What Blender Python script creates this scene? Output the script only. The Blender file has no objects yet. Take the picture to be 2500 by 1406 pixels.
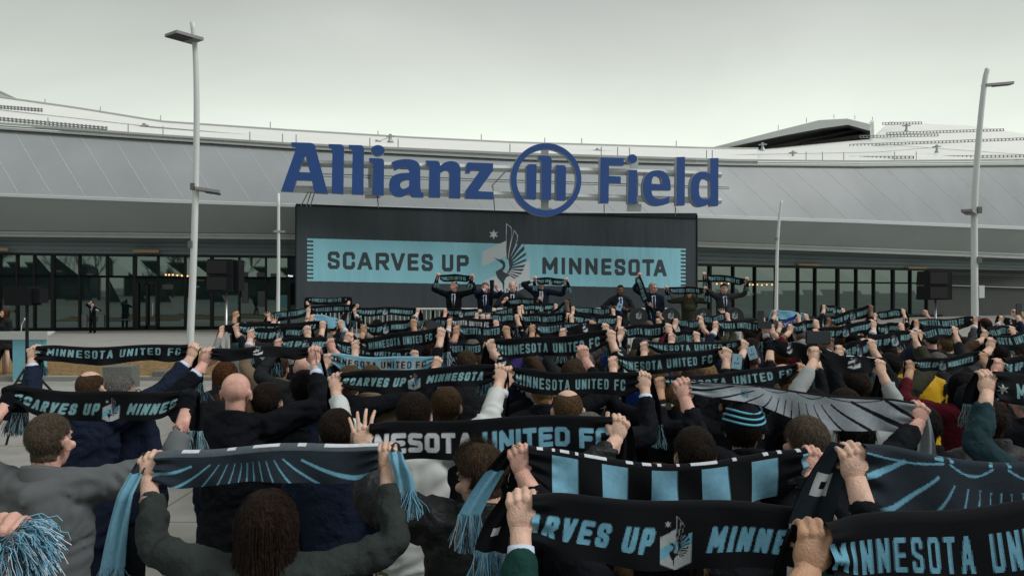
import bpy, math, random
import numpy as np
from mathutils import Vector, Matrix
random.seed(7); RNG = np.random.default_rng(11)
scene = bpy.context.scene
COL = scene.collection
# ---------------------------------------------------------------- camera, world, sun, exposure
CAMH = 2.3; FPX = 1875.0
cd = bpy.data.cameras.new('camera'); cam = bpy.data.objects.new('camera', cd); COL.objects.link(cam)
cam.location = (0, 0, CAMH); cam.rotation_euler = (math.radians(90), 0, 0)
cd.sensor_width = 36; cd.lens = 36 * FPX / 2500; cd.clip_start = 0.05; cd.clip_end = 3000
scene.camera = cam
W = bpy.data.worlds.new('World'); scene.world = W; W.use_nodes = True
nt = W.node_tree; nt.nodes.clear()
def N(t, **k):
    n = nt.nodes.new(t)
    for a, b in k.items(): setattr(n, a, b)
    return n
SUN_EL, SUN_AZ = math.radians(48), math.radians(108)      # the bright part of the overcast stands behind the building, a little right
sky = N('ShaderNodeTexSky', sky_type='NISHITA', sun_disc=False, sun_elevation=SUN_EL, sun_rotation=SUN_AZ)
skys = N('ShaderNodeMixRGB', blend_type='MULTIPLY'); skys.inputs[0].default_value = 1; skys.inputs[2].default_value = (.09, .09, .09, 1)
tc = N('ShaderNodeTexCoord'); sep = N('ShaderNodeSeparateXYZ')
ramp = N('ShaderNodeValToRGB'); cr = ramp.color_ramp
cr.elements[0].position = 0.0; cr.elements[0].color = (.56, .595, .53, 1)
cr.elements[1].position = 1.0; cr.elements[1].color = (.42, .435, .405, 1)
for p, c in ((.16, (.66, .70, .61)), (.21, (.585, .625, .545)), (.27, (.485, .51, .45)), (.35, (.385, .395, .365)), (.5, (.36, .37, .345))):
    e = cr.elements.new(p); e.color = (*c, 1)
noi = N('ShaderNodeTexNoise'); noi.inputs['Scale'].default_value = 1.7; noi.inputs['Detail'].default_value = 6; noi.inputs['Distortion'].default_value = .5
mp = N('ShaderNodeMapping'); mp.inputs['Scale'].default_value = (1, 1, 2.5)
cl = N('ShaderNodeMapRange'); cl.inputs['From Min'].default_value = .25; cl.inputs['From Max'].default_value = .75
cl.inputs['To Min'].default_value = .86; cl.inputs['To Max'].default_value = 1.14
mul = N('ShaderNodeMixRGB', blend_type='MULTIPLY'); mul.inputs[0].default_value = 1
mix = N('ShaderNodeMixRGB', blend_type='MIX'); mix.inputs[0].default_value = .90
# brighter towards the sun's azimuth behind the cloud
dot = N('ShaderNodeVectorMath', operation='DOT_PRODUCT'); dot.inputs[1].default_value = (math.sin(math.radians(8)), math.cos(math.radians(8)), 0)
gl = N('ShaderNodeMapRange'); gl.inputs['From Min'].default_value = .72; gl.inputs['From Max'].default_value = 1.0
gl.inputs['To Min'].default_value = .84; gl.inputs['To Max'].default_value = 1.06
mul2 = N('ShaderNodeMixRGB', blend_type='MULTIPLY'); mul2.inputs[0].default_value = 1
bg = N('ShaderNodeBackground'); bg.inputs['Strength'].default_value = 1.0
out = N('ShaderNodeOutputWorld'); L = nt.links.new
L(sky.outputs[0], skys.inputs[1]); L(tc.outputs['Generated'], sep.inputs[0]); L(sep.outputs['Z'], ramp.inputs[0])
L(tc.outputs['Generated'], mp.inputs[0]); L(mp.outputs[0], noi.inputs[0]); L(noi.outputs[0], cl.inputs[0])
L(ramp.outputs[0], mul.inputs[1]); L(cl.outputs[0], mul.inputs[2]); L(tc.outputs['Generated'], dot.inputs[0]); L(dot.outputs['Value'], gl.inputs[0])
L(mul.outputs[0], mul2.inputs[1]); L(gl.outputs[0], mul2.inputs[2])
L(skys.outputs[0], mix.inputs[1]); L(mul2.outputs[0], mix.inputs[2]); L(mix.outputs[0], bg.inputs[0]); L(bg.outputs[0], out.inputs[0])
sd = bpy.data.lights.new('sun', 'SUN'); sd.energy = 1.5; sd.angle = math.radians(28); sd.color = (1, .98, .95)
sun = bpy.data.objects.new('sun', sd); COL.objects.link(sun)
dirv = Vector((math.sin(SUN_AZ) * math.cos(SUN_EL), math.cos(SUN_AZ) * math.cos(SUN_EL), math.sin(SUN_EL)))
sun.rotation_euler = dirv.to_track_quat('Z', 'Y').to_euler()
scene.view_settings.view_transform = 'Standard'; scene.view_settings.look = 'None'
scene.view_settings.exposure = .5; scene.view_settings.gamma = 1; scene.view_settings.use_curve_mapping = False
scene.render.engine = 'CYCLES'; scene.cycles.max_bounces = 5; scene.cycles.diffuse_bounces = 3; scene.cycles.glossy_bounces = 3
scene.cycles.transmission_bounces = 3; scene.cycles.transparent_max_bounces = 6; scene.cycles.use_denoising = True

def P(px, py, Y):                                        # the point at distance Y that the photograph shows at px, py
    return np.array(((px - 1250) / FPX * Y, Y, CAMH + (703 - py) / FPX * Y))

# ---------------------------------------------------------------- materials
MATS = {}
def mat(name, col, rough=.8, metal=0., noise=0., nscale=8., bump=0., bscale=40., spec=.5, emit=0., vor=0., stretch=None, sheen=0., attr=False, trans=0., coat=0., tint=None, ior=0):
    if name in MATS: return MATS[name]
    m = bpy.data.materials.new(name); m.use_nodes = True
    t = m.node_tree; b = t.nodes['Principled BSDF']; l = t.links.new
    b.inputs['Base Color'].default_value = (*col, 1); b.inputs['Roughness'].default_value = rough; b.inputs['Metallic'].default_value = metal
    b.inputs['Specular IOR Level'].default_value = spec
    if ior: b.inputs['IOR'].default_value = ior
    if sheen: b.inputs['Sheen Weight'].default_value = sheen; b.inputs['Sheen Roughness'].default_value = .5
    if tint: b.inputs['Specular Tint'].default_value = (*tint, 1)
    if trans: b.inputs['Transmission Weight'].default_value = trans
    if coat: b.inputs['Coat Weight'].default_value = coat
    tcn = t.nodes.new('ShaderNodeTexCoord'); vec = tcn.outputs['Object']
    if stretch:
        mm = t.nodes.new('ShaderNodeMapping'); mm.inputs['Scale'].default_value = stretch; l(vec, mm.inputs[0]); vec = mm.outputs[0]
    src = None
    if attr:
        an = t.nodes.new('ShaderNodeAttribute'); an.attribute_name = 'Col'; src = an.outputs['Color']
        l(src, b.inputs['Base Color'])
    if noise:
        nz = t.nodes.new('ShaderNodeTexNoise'); nz.inputs['Scale'].default_value = nscale; nz.inputs['Detail'].default_value = 5; l(vec, nz.inputs[0])
        mr = t.nodes.new('ShaderNodeMapRange'); mr.inputs['From Min'].default_value = .3; mr.inputs['From Max'].default_value = .7
        mr.inputs['To Min'].default_value = 1 - noise; mr.inputs['To Max'].default_value = 1 + noise; l(nz.outputs[0], mr.inputs[0])
        mx = t.nodes.new('ShaderNodeMixRGB'); mx.blend_type = 'MULTIPLY'; mx.inputs[0].default_value = 1
        if src is not None: l(src, mx.inputs[1])
        else: mx.inputs[1].default_value = (*col, 1)
        l(mr.outputs[0], mx.inputs[2]); l(mx.outputs[0], b.inputs['Base Color'])
    if bump:
        nb = t.nodes.new('ShaderNodeTexVoronoi' if vor else 'ShaderNodeTexNoise'); nb.inputs['Scale'].default_value = bscale
        if not vor: nb.inputs['Detail'].default_value = 4
        l(vec, nb.inputs[0]); bp = t.nodes.new('ShaderNodeBump'); bp.inputs['Strength'].default_value = min(1, bump * 4); bp.inputs['Distance'].default_value = bump * .1
        l(nb.outputs[0], bp.inputs['Height']); l(bp.outputs[0], b.inputs['Normal'])
    if emit:
        b.inputs['Emission Color'].default_value = (*col, 1); b.inputs['Emission Strength'].default_value = emit
    MATS[name] = m; return m

# ---------------------------------------------------------------- mesh helpers
class MB:
    """collects pieces of geometry for ONE mesh object"""
    def __init__(s): s.v = []; s.f = []; s.m = []; s.n = 0; s.c = []; s.hasc = False
    def add(s, V, F, mi=0, col=None):
        V = np.asarray(V, float).reshape(-1, 3); F = np.asarray(F, np.int64)
        if len(F) == 0: return s
        s.v.append(V); s.f.append(F + s.n); s.n += len(V); s.m.append(np.full(len(F), mi, np.int32))
        if col is not None:
            s.hasc = True; col = np.asarray(col, float)
            if col.ndim == 1: col = np.tile(col, (len(F), 1))
            s.c.append(col)
        else: s.c.append(np.zeros((len(F), 3)))
        return s
    def box(s, c, d, rz=0, mi=0, rx=0, ry=0, col=None, tap=1.):
        x, y, z = np.array(d) / 2
        V = np.array([(-x*1, -y, -z), (x, -y, -z), (x, y, -z), (-x, y, -z), (-x*tap, -y*tap, z), (x*tap, -y*tap, z), (x*tap, y*tap, z), (-x*tap, y*tap, z)])
        if rx or ry or rz:
            R = np.array(Matrix.Rotation(rz, 3, 'Z') @ Matrix.Rotation(ry, 3, 'Y') @ Matrix.Rotation(rx, 3, 'X')); V = V @ R.T
        return s.add(V + np.array(c), [(3, 2, 1, 0), (4, 5, 6, 7), (0, 1, 5, 4), (1, 2, 6, 5), (2, 3, 7, 6), (3, 0, 4, 7)], mi, col)
    def tube(s, pts, r, n=8, mi=0, flat=None, ref=None, col=None, cap=True):
        V, F = tube(pts, r, n, flat, ref, cap); 
        s.add(V, F, mi, col); return s
    def ell(s, c, r, nu=12, nv=8, R=None, mi=0, col=None):
        V, F = ellipsoid(c, r, nu, nv, R); s.add(V, F, mi, col); return s
    def arrays(s): return np.concatenate(s.v), s.f, np.concatenate(s.m)
    def build(s, name, mats, parent=None, smooth=False, loc=None, hide=False):
        me = s.mesh(name, mats, smooth); return link(name, me, parent, loc)
    def mesh(s, name, mats, smooth=False):
        me = bpy.data.meshes.new(name)
        V = np.concatenate(s.v); lt = []; lo = []
        for f in s.f:
            if f.shape[1] == 4:
                tri = f[:, 3] == f[:, 2]
            lt.append(np.full(len(f), f.shape[1], np.int32)); lo.append(f.reshape(-1))
        lt = np.concatenate(lt); lo = np.concatenate(lo).astype(np.int32)
        me.vertices.add(len(V)); me.vertices.foreach_set('co', V.astype(np.float32).ravel())
        me.loops.add(len(lo)); me.loops.foreach_set('vertex_index', lo)
        me.polygons.add(len(lt)); ls = np.zeros(len(lt), np.int32); ls[1:] = np.cumsum(lt)[:-1]
        me.polygons.foreach_set('loop_start', ls)
        try: me.polygons.foreach_set('loop_total', lt)
        except Exception: pass
        if not isinstance(mats, (list, tuple)): mats = [mats]
        for m in mats: me.materials.append(m)
        me.polygons.foreach_set('material_index', np.concatenate(s.m))
        me.update(calc_edges=True)
        if smooth: me.polygons.foreach_set('use_smooth', np.ones(len(lt), bool))
        else: me.polygons.foreach_set('use_smooth', np.zeros(len(lt), bool))
        if s.hasc:
            a = me.color_attributes.new('Col', 'FLOAT_COLOR', 'CORNER'); c = np.repeat(np.concatenate(s.c), lt, axis=0)
            a.data.foreach_set('color', np.hstack([c, np.ones((len(c), 1))]).astype(np.float32).ravel())
        return me

def link(name, me, parent=None, loc=None):
    o = bpy.data.objects.new(name, me); COL.objects.link(o)
    if parent is not None: o.parent = parent
    if loc is not None: o.location = loc
    return o
def tag(o, label=None, cat=None, group=None, kind=None):
    if label: o['label'] = label
    if cat: o['category'] = cat
    if group: o['group'] = group
    if kind: o['kind'] = kind
    return o
def thing(name, label, cat, loc=(0, 0, 0), rz=0, group=None):
    o = bpy.data.objects.new(name, None); COL.objects.link(o); o.location = loc; o.rotation_euler = (0, 0, rz); o.empty_display_size = .1
    return tag(o, label, cat, group)

def unit(v): v = np.asarray(v, float); return v / (np.linalg.norm(v) + 1e-12)
def smoothpath(pts, k=4):
    """Catmull-Rom through pts"""
    p = np.asarray(pts, float)
    if len(p) < 3: 
        t = np.linspace(0, 1, k + 1)[:, None]; return p[0] * (1 - t) + p[-1] * t
    e = np.vstack([2 * p[0] - p[1], p, 2 * p[-1] - p[-2]]); out = []
    for i in range(1, len(e) - 2):
        for t in np.arange(k) / k:
            a, b, c, d = e[i-1], e[i], e[i+1], e[i+2]
            out.append(.5 * (2*b + (c-a)*t + (2*a-5*b+4*c-d)*t*t + (3*b-a-3*c+d)*t**3))
    out.append(p[-1]); return np.array(out)
def tube(pts, r, n=8, flat=None, ref=None, cap=True):
    p = np.asarray(pts, float); m = len(p); r = np.broadcast_to(np.asarray(r, float), (m,)) if np.ndim(r) < 2 else r
    t = np.gradient(p, axis=0); t /= np.linalg.norm(t, axis=1)[:, None] + 1e-12
    ref = unit(ref) if ref is not None else (np.array([0, 0, 1.]) if abs(t[0][2]) < .9 else np.array([1., 0, 0]))
    a = np.linspace(0, 2 * np.pi, n, endpoint=False); V = []
    for i in range(m):
        u = ref - t[i] * np.dot(ref, t[i]); u = unit(u); w = np.cross(t[i], u); 
        if flat is None: ref = u
        f = 1 if flat is None else (flat if np.ndim(flat) == 0 else flat[i])
        V.append(p[i] + r[i] * (np.cos(a)[:, None] * u * f + np.sin(a)[:, None] * w))
    V = np.concatenate(V); i = np.arange(m - 1)[:, None] * n; j = np.arange(n)[None]; j2 = (j + 1) % n
    F = np.stack([i + j, i + j2, i + n + j2, i + n + j], -1).reshape(-1, 4)
    if cap:
        V = np.vstack([V, p[0], p[-1]]); k0 = m * n; jj = np.arange(n); jn = (jj + 1) % n
        c0 = np.stack([np.full(n, k0), jn, jj, jj], -1); c1 = np.stack([np.full(n, k0 + 1), (m-1)*n + jj, (m-1)*n + jn, (m-1)*n + jn], -1)
        # caps as quads would be degenerate: fan pairs when n is even
        if n % 2 == 0:
            e = np.arange(0, n, 2); c0 = np.stack([np.full(len(e), k0), (e + 2) % n, e + 1, e], -1)
            c1 = np.stack([np.full(len(e), k0 + 1), (m-1)*n + e, (m-1)*n + e + 1, (m-1)*n + (e + 2) % n], -1)
            F = np.vstack([F, c0, c1])
        elif n == 3:
            V = V[:-2]
    return V, F
def ellipsoid(c, r, nu=12, nv=8, R=None):
    th = np.linspace(0, np.pi, nv + 1)[1:-1]; ph = np.linspace(0, 2*np.pi, nu, endpoint=False)
    V = np.array([(np.sin(t)*np.cos(f), np.sin(t)*np.sin(f), np.cos(t)) for t in th for f in ph] + [(0, 0, 1), (0, 0, -1)]) * np.array(r)
    if R is not None: V = V @ np.asarray(R).T
    V = V + np.array(c); F = []
    for i in range(nv - 2):
        for j in range(nu):
            F.append((i*nu + j, (i+1)*nu + j, (i+1)*nu + (j+1) % nu, i*nu + (j+1) % nu))
    k = (nv - 1) * nu
    for j in range(0, nu, 2):
        F.append((k, j, (j+1) % nu, (j+2) % nu)); b = (nv-2)*nu; F.append((k+1, b + (j+2) % nu, b + (j+1) % nu, b + j))
    return V, np.array(F)
def vnoise(p, s=0):
    """smooth value noise, vectorised"""
    p = np.asarray(p, float) + s * 17.31; i = np.floor(p).astype(np.int64); f = p - i; f = f * f * (3 - 2 * f); o = 0
    def h(x, y, z):
        n = (x * 374761393 + y * 668265263 + z * 1274126177) & 0x7fffffff; n = ((n ^ (n >> 13)) * 1103515245) & 0x7fffffff
        return ((n ^ (n >> 16)) & 0xffff) / 65535.
    for dx in (0, 1):
        for dy in (0, 1):
            for dz in (0, 1):
                w = (f[:, 0] if dx else 1 - f[:, 0]) * (f[:, 1] if dy else 1 - f[:, 1]) * (f[:, 2] if dz else 1 - f[:, 2])
                o = o + w * h(i[:, 0] + dx, i[:, 1] + dy, i[:, 2] + dz)
    return o
def remesh(mb, voxel, smooth=2):
    """voxel-fuse the pieces of a mesh builder into one skin; returns V, F(quads), normals"""
    me = mb.mesh('tmp', [mat('tmp', (.5, .5, .5))]); o = bpy.data.objects.new('tmp', me); COL.objects.link(o)
    r = o.modifiers.new('r', 'REMESH'); r.mode = 'VOXEL'; r.voxel_size = voxel
    if smooth: s = o.modifiers.new('s', 'SMOOTH'); s.factor = .5; s.iterations = smooth
    dg = bpy.context.evaluated_depsgraph_get(); e = o.evaluated_get(dg); m2 = e.to_mesh()
    n = len(m2.vertices); V = np.empty(n * 3, np.float32); m2.vertices.foreach_get('co', V); Nn = np.empty(n * 3, np.float32); m2.vertices.foreach_get('normal', Nn)
    F = np.empty(len(m2.loops), np.int32); m2.loops.foreach_get('vertex_index', F)
    e.to_mesh_clear(); bpy.data.objects.remove(o); bpy.data.meshes.remove(me)
    return V.reshape(-1, 3).astype(float), F.reshape(-1, 4), Nn.reshape(-1, 3).astype(float)
# ================================================================ ground
ip = np.interp
M_conc = mat('plaza_concrete', (.245, .24, .22), .85, noise=.13, nscale=1.3, bump=.05, bscale=60)
M_slab = mat('slab_concrete', (.26, .255, .235), .85, noise=.12, nscale=2.2, bump=.05, bscale=70)
M_walk = mat('walk_concrete', (.30, .295, .275), .8, noise=.08, nscale=.8, bump=.03, bscale=60)
M_mulch = mat('dry_grass_soil', (.23, .145, .055), .95, noise=.5, nscale=9, bump=.6, bscale=30)
M_straw = mat('straw', (.38, .26, .10), .9, noise=.3, nscale=5)
def sheet(name, pts, z, m, parent=None, kind='structure'):
    mb = MB(); n = len(pts); V = [(x, y, z) for x, y in pts]
    me = bpy.data.meshes.new(name); me.from_pydata(V, [], [list(range(n))]); me.materials.append(m); me.update()
    o = link(name, me, parent)
    if kind: o['kind'] = kind
    return o
sheet('ground', [(-400, -400), (400, -400), (400, 500), (-400, 500)], -.012, mat('ground_far', (.22, .215, .19), .95, noise=.2, nscale=.05))
plaza = MB(); plaza.box((0, 13, -.055), (100, 74, .11)); plaza = plaza.build('plaza', M_conc); plaza['kind'] = 'structure'
pr = bpy.data.meshes.new('paving_slab'); 
sb = MB(); sb.box((0, 0, .0), (1.782, 1.782, .02), tap=.996); sbm = sb.mesh('paving_slab', M_slab)
for i in range(-6, 5):
    for j in range(0, 11):
        o = link('paving_slab', sbm, plaza, ((i + .5) * 1.8, 1.2 + j * 1.8, .008 + RNG.uniform(-.001, .001)))
def gp(px, py): Yd = CAMH * FPX / (py - 703); return ((px - 1250) / FPX * Yd, Yd)
# walkway in front of the glass, planting strip, pale curved kerbs
walk = MB(); walk.box((-10, 35, .02), (60, 14.5, .07)); walk = walk.build('walkway', M_walk); walk['kind'] = 'structure'
def strip(name, Ya, Yb, xa, xb, z0, z1, m, bow=0., n=24):
    mb = MB(); xs = np.linspace(xa, xb, n); V = []; F = []
    for x in xs:
        d = bow * ((x - xb) / (xb - xa)) ** 2
        V += [(x, Ya + d, z0), (x, Ya + d, z1), (x, Yb + d, z1), (x, Yb + d, z0)]
    for i in range(n - 1):
        for k in range(4): F.append((4*i + k, 4*i + 4 + k, 4*i + 4 + (k+1) % 4, 4*i + (k+1) % 4))
    F += [(0, 1, 2, 3), (4*n-4, 4*n-1, 4*n-2, 4*n-3)]
    mb.add(V, F); o = mb.build(name, m); o['kind'] = 'structure'; return o
strip('planting_bed', 19.2, 26.6, -26, -5.2, -.02, .06, M_mulch, bow=.6)
strip('kerb', 26.6, 26.9, -26, -5.2, -.02, .10, M_walk, bow=.6)
strip('kerb', 18.9, 19.2, -26, -5.2, -.02, .11, M_conc, bow=.6)
strip('path', 16.6, 17.6, -26, -3.5, 0, .025, M_walk, bow=1.4)
strip('path', 14.6, 15.3, -26, -3.5, 0, .022, M_walk, bow=1.2)
gm = MB()
for k in range(9000):
    x = RNG.uniform(-22, -5.4); y = RNG.uniform(19.5, 26.4); h = RNG.uniform(.02, .08); a = RNG.uniform(0, 6.28); w = .006
    dx, dy = math.cos(a), math.sin(a); b = ip(x, [-26, -5.2], [.6, 0])
    gm.v.append(np.array([(x - w*dx, y - w*dy + b, .055), (x + w*dx, y + w*dy + b, .055), (x + h*dy*1.2, y + h*dx*1.2 + b, .055 + h*.8)])); gm.f.append(np.array([[0, 1, 2]]) + gm.n)
    gm.n += 3; gm.m.append(np.zeros(1, np.int32)); gm.c.append(np.zeros((1, 3)))
g = gm.build('dry_grass', M_straw); tag(g, 'short dry straw grass covering the brown planting bed', 'grass', kind='stuff')
# far ground cover behind the stage on the right is plain plaza

# ================================================================ stadium
M_skin = mat('pale_skin_panel', (.285, .31, .325), .5, noise=.07, nscale=.35, spec=.4, bump=.05, bscale=.8)
M_skind = mat('soffit_skin', (.34, .385, .395), .5, noise=.05, nscale=.3)
M_rib = mat('seam_rib', (.50, .54, .55), .8, spec=.2)
M_edge = mat('aluminium_edge', (.38, .40, .39), .4, noise=.04, nscale=2)
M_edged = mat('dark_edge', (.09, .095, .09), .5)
M_clad = mat('bluegrey_cladding', (.19, .255, .275), .55, noise=.07, nscale=1.2, stretch=(.2, 1, 6))
M_frame = mat('black_window_frame', (.008, .011, .012), .5, spec=.25)
M_glass = mat('window_glass', (.008, .020, .021), .02, spec=1.0, tint=(.78, 1., .95), ior=1.85)
M_roofw = mat('white_roof', (.80, .82, .79), .45, noise=.03, nscale=.6)
M_grey = mat('galvanised_grey', (.33, .35, .35), .45, metal=.3, noise=.06, nscale=6)
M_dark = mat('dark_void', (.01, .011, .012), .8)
M_rod = mat('thin_rod', (.35, .36, .35), .5)
st = thing('stadium', 'long white and grey stadium entrance with curved skin roof and a glass front', 'stadium', (0, 38, 0))
def part(name, mb, m, smooth=False, parent=None):
    o = mb.build(name, m, parent or st, smooth)
    if parent is None: o.location = (0, -38, 0)
    return o
Yl = lambda x: ip(x, [-500, 0, 350, 700, 1200, 1700, 2100, 2500, 3000], [36.5, 38, 38.8, 40, 43, 47, 54, 63, 78])
Yg = lambda x: ip(x, [-500, 0, 700, 1700, 2500, 3000], [38.5, 39.8, 42.5, 50.5, 66, 82])
lipy = lambda x: ip(x, [-500, 0, 350, 700, 1200, 1700, 2100, 2500, 3000], [557, 565, 568.5, 572, 581, 590, 604, 619, 636])
seamy = lambda x: ip(x, [-500, 0, 350, 700, 1200, 1700, 2100, 2500, 3000], [462, 475, 488, 500, 514, 527, 540, 556, 573])
gutb = lambda x: ip(x, [-500, 0, 390, 700, 1250, 1800, 2100, 2500, 3000], [283, 316, 342, 362, 389, 404, 407, 404, 398])
gutt = lambda x: ip(x, [-500, 0, 390, 700, 1250, 1800, 2100, 2500, 3000], [264, 299, 328, 348, 372, 389, 392, 388, 380])
ridge = lambda x: ip(x, [-500, 0, 180, 390, 700, 1000, 1250, 1700, 1800, 3000], [185, 240, 265, 299, 320, 338, 350, 363, 365, 366])
headyy = lambda x: ip(x, [-500, 0, 700, 1700, 2500, 3000], [612, 618, 626, 645, 662, 672])
XS = np.arange(-500, 3001, 50.)
def ribbon(rows, xs=XS, mi=0, mb=None):
    """rows: list of (pyfun, Yfun); a sheet through them"""
    mb = mb or MB(); n = len(xs); V = []
    for fy, fY in rows:
        for x in xs: V.append(P(x, fy(x), fY(x)))
    F = [(r*n + i, r*n + i + 1, (r+1)*n + i + 1, (r+1)*n + i) for r in range(len(rows) - 1) for i in range(n - 1)]
    return mb.add(V, F, mi)
Ysm = lambda x: Yl(x) - 2.0
Ygt = lambda x: Yl(x) + .6
# soffit underside, canopy edge
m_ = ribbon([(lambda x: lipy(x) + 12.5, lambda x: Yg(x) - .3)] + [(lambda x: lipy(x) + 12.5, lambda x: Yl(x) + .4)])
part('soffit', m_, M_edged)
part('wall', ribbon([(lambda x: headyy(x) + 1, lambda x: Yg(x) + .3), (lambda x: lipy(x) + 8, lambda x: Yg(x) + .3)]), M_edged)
# clad fascia above the glass: four boards
for k in range(4):
    a, b = k / 4, (k + 1) / 4 - .025
    f1 = lambda x, a=a: headyy(x) * (1 - a) + (lipy(x) + 13) * a
    f2 = lambda x, b=b: headyy(x) * (1 - b) + (lipy(x) + 13) * b
    yy = lambda x, k=k: Yg(x) - .25 + .03 * k
    mb = ribbon([(f1, yy), (f2, lambda x: yy(x) + .02)]); part('cladding_board', mb, M_clad)
part('window_head', ribbon([(lambda x: headyy(x) - 1.5, lambda x: Yg(x) - .3), (lambda x: headyy(x) + 4, lambda x: Yg(x) - .3), (lambda x: headyy(x) + 4, lambda x: Yg(x) + .1)]), M_frame)
part('canopy_edge', ribbon([(lambda x: lipy(x), lambda x: Yl(x) + .15), (lambda x: lipy(x), Yl), (lambda x: lipy(x) + 4, Yl), (lambda x: lipy(x) + 4, lambda x: Yl(x) + .12),
                            (lambda x: lipy(x) + 13, lambda x: Yl(x) + .12), (lambda x: lipy(x) + 13, lambda x: Yl(x) + .5)]), M_edge)
# darker lower band that leans out over the plaza
part('lower_skin', ribbon([(lipy, lambda x: Yl(x) + .1), (lambda x: lipy(x)*.5 + seamy(x)*.5, lambda x: Yl(x) - 1.15), (lambda x: seamy(x) + 5, Ysm)]), M_skind, True)
part('skin_joint', ribbon([(lambda x: seamy(x) + 6, lambda x: Ysm(x) + .1), (lambda x: seamy(x) + 5, lambda x: Ysm(x) - .12), (lambda x: seamy(x) - 2, lambda x: Ysm(x) - .12), (lambda x: seamy(x) - 3, lambda x: Ysm(x) + .05)]), M_rib)
# pale skin in slanted panels, each with a seam rib
edges = np.arange(-520, 3200, 81.)
for k in range(len(edges) - 1):
    lean = 95 + .045 * max(0, edges[k] - 900)
    def row(t, x0, x1):
        xa = x0 - lean * (1 - t) * 0 + lean * t - lean; return xa
    rows = []
    V = []
    x0, x1 = edges[k], edges[k + 1]
    nt_ = 7
    for r in range(nt_):
        t = r / (nt_ - 1)                       # 0 bottom .. 1 top
        for xx in (x0, (x0 + x1) / 2, x1):
            x = xx - lean * t
            yy = seamy(x) * (1 - t) + gutb(x) * t; Yd = Ysm(x) * (1 - t) + Ygt(x) * t - .25 * math.sin(math.pi * t)
            V.append(P(x, yy, Yd))
    F = [(r*3 + i, r*3 + i + 1, r*3 + i + 4, r*3 + i + 3) for r in range(nt_ - 1) for i in range(2)]
    mb = MB().add(V, F); part('facade_panel', mb, M_skin, True)
    VV = np.array(V).reshape(nt_, 3, 3)[:, 0]; mb = MB().tube(VV - np.array([0, .0, 0]), .014, 6); part('seam_rib', mb, M_rib, True)
# gutter: three stacked ledges
for (a, b, dy, m) in ((0, .34, -.1, M_edge), (.42, .62, .0, M_skind), (.68, 1., -.25, M_edge)):
    f1 = lambda x, a=a: gutt(x) * (1 - a) + gutb(x) * a
    f2 = lambda x, b=b: gutt(x) * (1 - b) + gutb(x) * b
    mb = ribbon([(f1, lambda x: Ygt(x) + .5), (f1, lambda x: Ygt(x) + dy), (f2, lambda x: Ygt(x) + dy), (f2, lambda x: Ygt(x) + .4)]); part('gutter_ledge', mb, m)
# white roof rising behind the gutter
Yr = lambda x: Yl(x) + 14
XR = np.arange(-500, 1900, 50.)
part('roof', ribbon([(lambda x: gutt(x) + 1, lambda x: Ygt(x) + .45), (lambda x: gutt(x)*.45 + ridge(x)*.55, lambda x: Ygt(x) + 6), (ridge, Yr)], XR), M_roofw, True)
mb = MB(); p = [P(x, ridge(x) - 1, Yr(x)) for x in XR]; mb.tube(p, .11, 6); p = [P(x, ridge(x) + 4, Yr(x) - .3) for x in XR]; mb.tube(p, .06, 6)
part('ridge_rail', mb, M_edge)
mb = ribbon([(ridge, Yr), (lambda x: ridge(x) + 60, lambda x: Yr(x) + 30)], XR); part('roof', mb, M_roofw)
# the higher roof on the right
sky2 = lambda x: ip(x, [1700, 1875, 2128, 2250, 2387, 2500, 3000], [364, 345, 294, 302, 308, 327, 392])
XQ = np.arange(1850, 3001, 46.)
Yq = lambda x: Yl(x) + 34
part('upper_roof', ribbon([(lambda x: gutt(x) + 1, lambda x: Ygt(x) + .4), (lambda x: gutt(x)*.6 + sky2(x)*.4, lambda x: Ygt(x) + 14), (lambda x: max(sky2(x), 0) if x > 2126 else ip(x, [1850, 2126], [364, 340]), Yq),
                           ], XQ), M_roofw, True)
# open canopy of the far stand
top = [(1732, 362), (1899, 319), (1999, 294), (2068, 290), (2126, 304)]; bot = [(1760, 364), (1905, 333), (2005, 314), (2070, 305), (2124, 320)]
low = [(1762, 366), (1874, 366), (2000, 352), (2126, 339)]
YC = lambda x: ip(x, [1732, 2130], [70, 88])
mb = MB(); V = [P(x, y, YC(x)) for x, y in top] + [P(x, y, YC(x)) for x, y in bot] + [P(x, y, YC(x) + 14) for x, y in top]
F = [(i, i+1, i+6, i+5) for i in range(4)] + [(i, i+1, i+11, i+10) for i in range(4)]
mb.add(V, F); part('canopy_rim', mb, M_grey)
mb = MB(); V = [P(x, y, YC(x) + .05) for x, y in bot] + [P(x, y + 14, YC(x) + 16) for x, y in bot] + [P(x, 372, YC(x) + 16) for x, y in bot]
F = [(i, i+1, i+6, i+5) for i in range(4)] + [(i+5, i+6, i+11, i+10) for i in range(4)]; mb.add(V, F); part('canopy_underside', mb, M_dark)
mb = MB()
for (a, b) in (((1860, 362), (2080, 318)), ((1800, 362), (1990, 322)), ((1950, 352), (2124, 325))): mb.tube([P(*a, YC(a[0]) + 9), P(*b, YC(b[0]) + 9)], .45, 4)
part('canopy_truss', mb, mat('dark_truss', (.05, .052, .055), .6))
mb = MB(); mb.tube([P(2124, 300, 84), P(2131, 300, 84), P(2133, 340, 84)], .12, 5); mb.add([P(2126, 294, 84), P(2134, 296, 84), P(2130, 340, 84), P(2124, 340, 84)], [(0, 1, 2, 3)]); part('canopy_end', mb, M_roofw)
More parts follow.
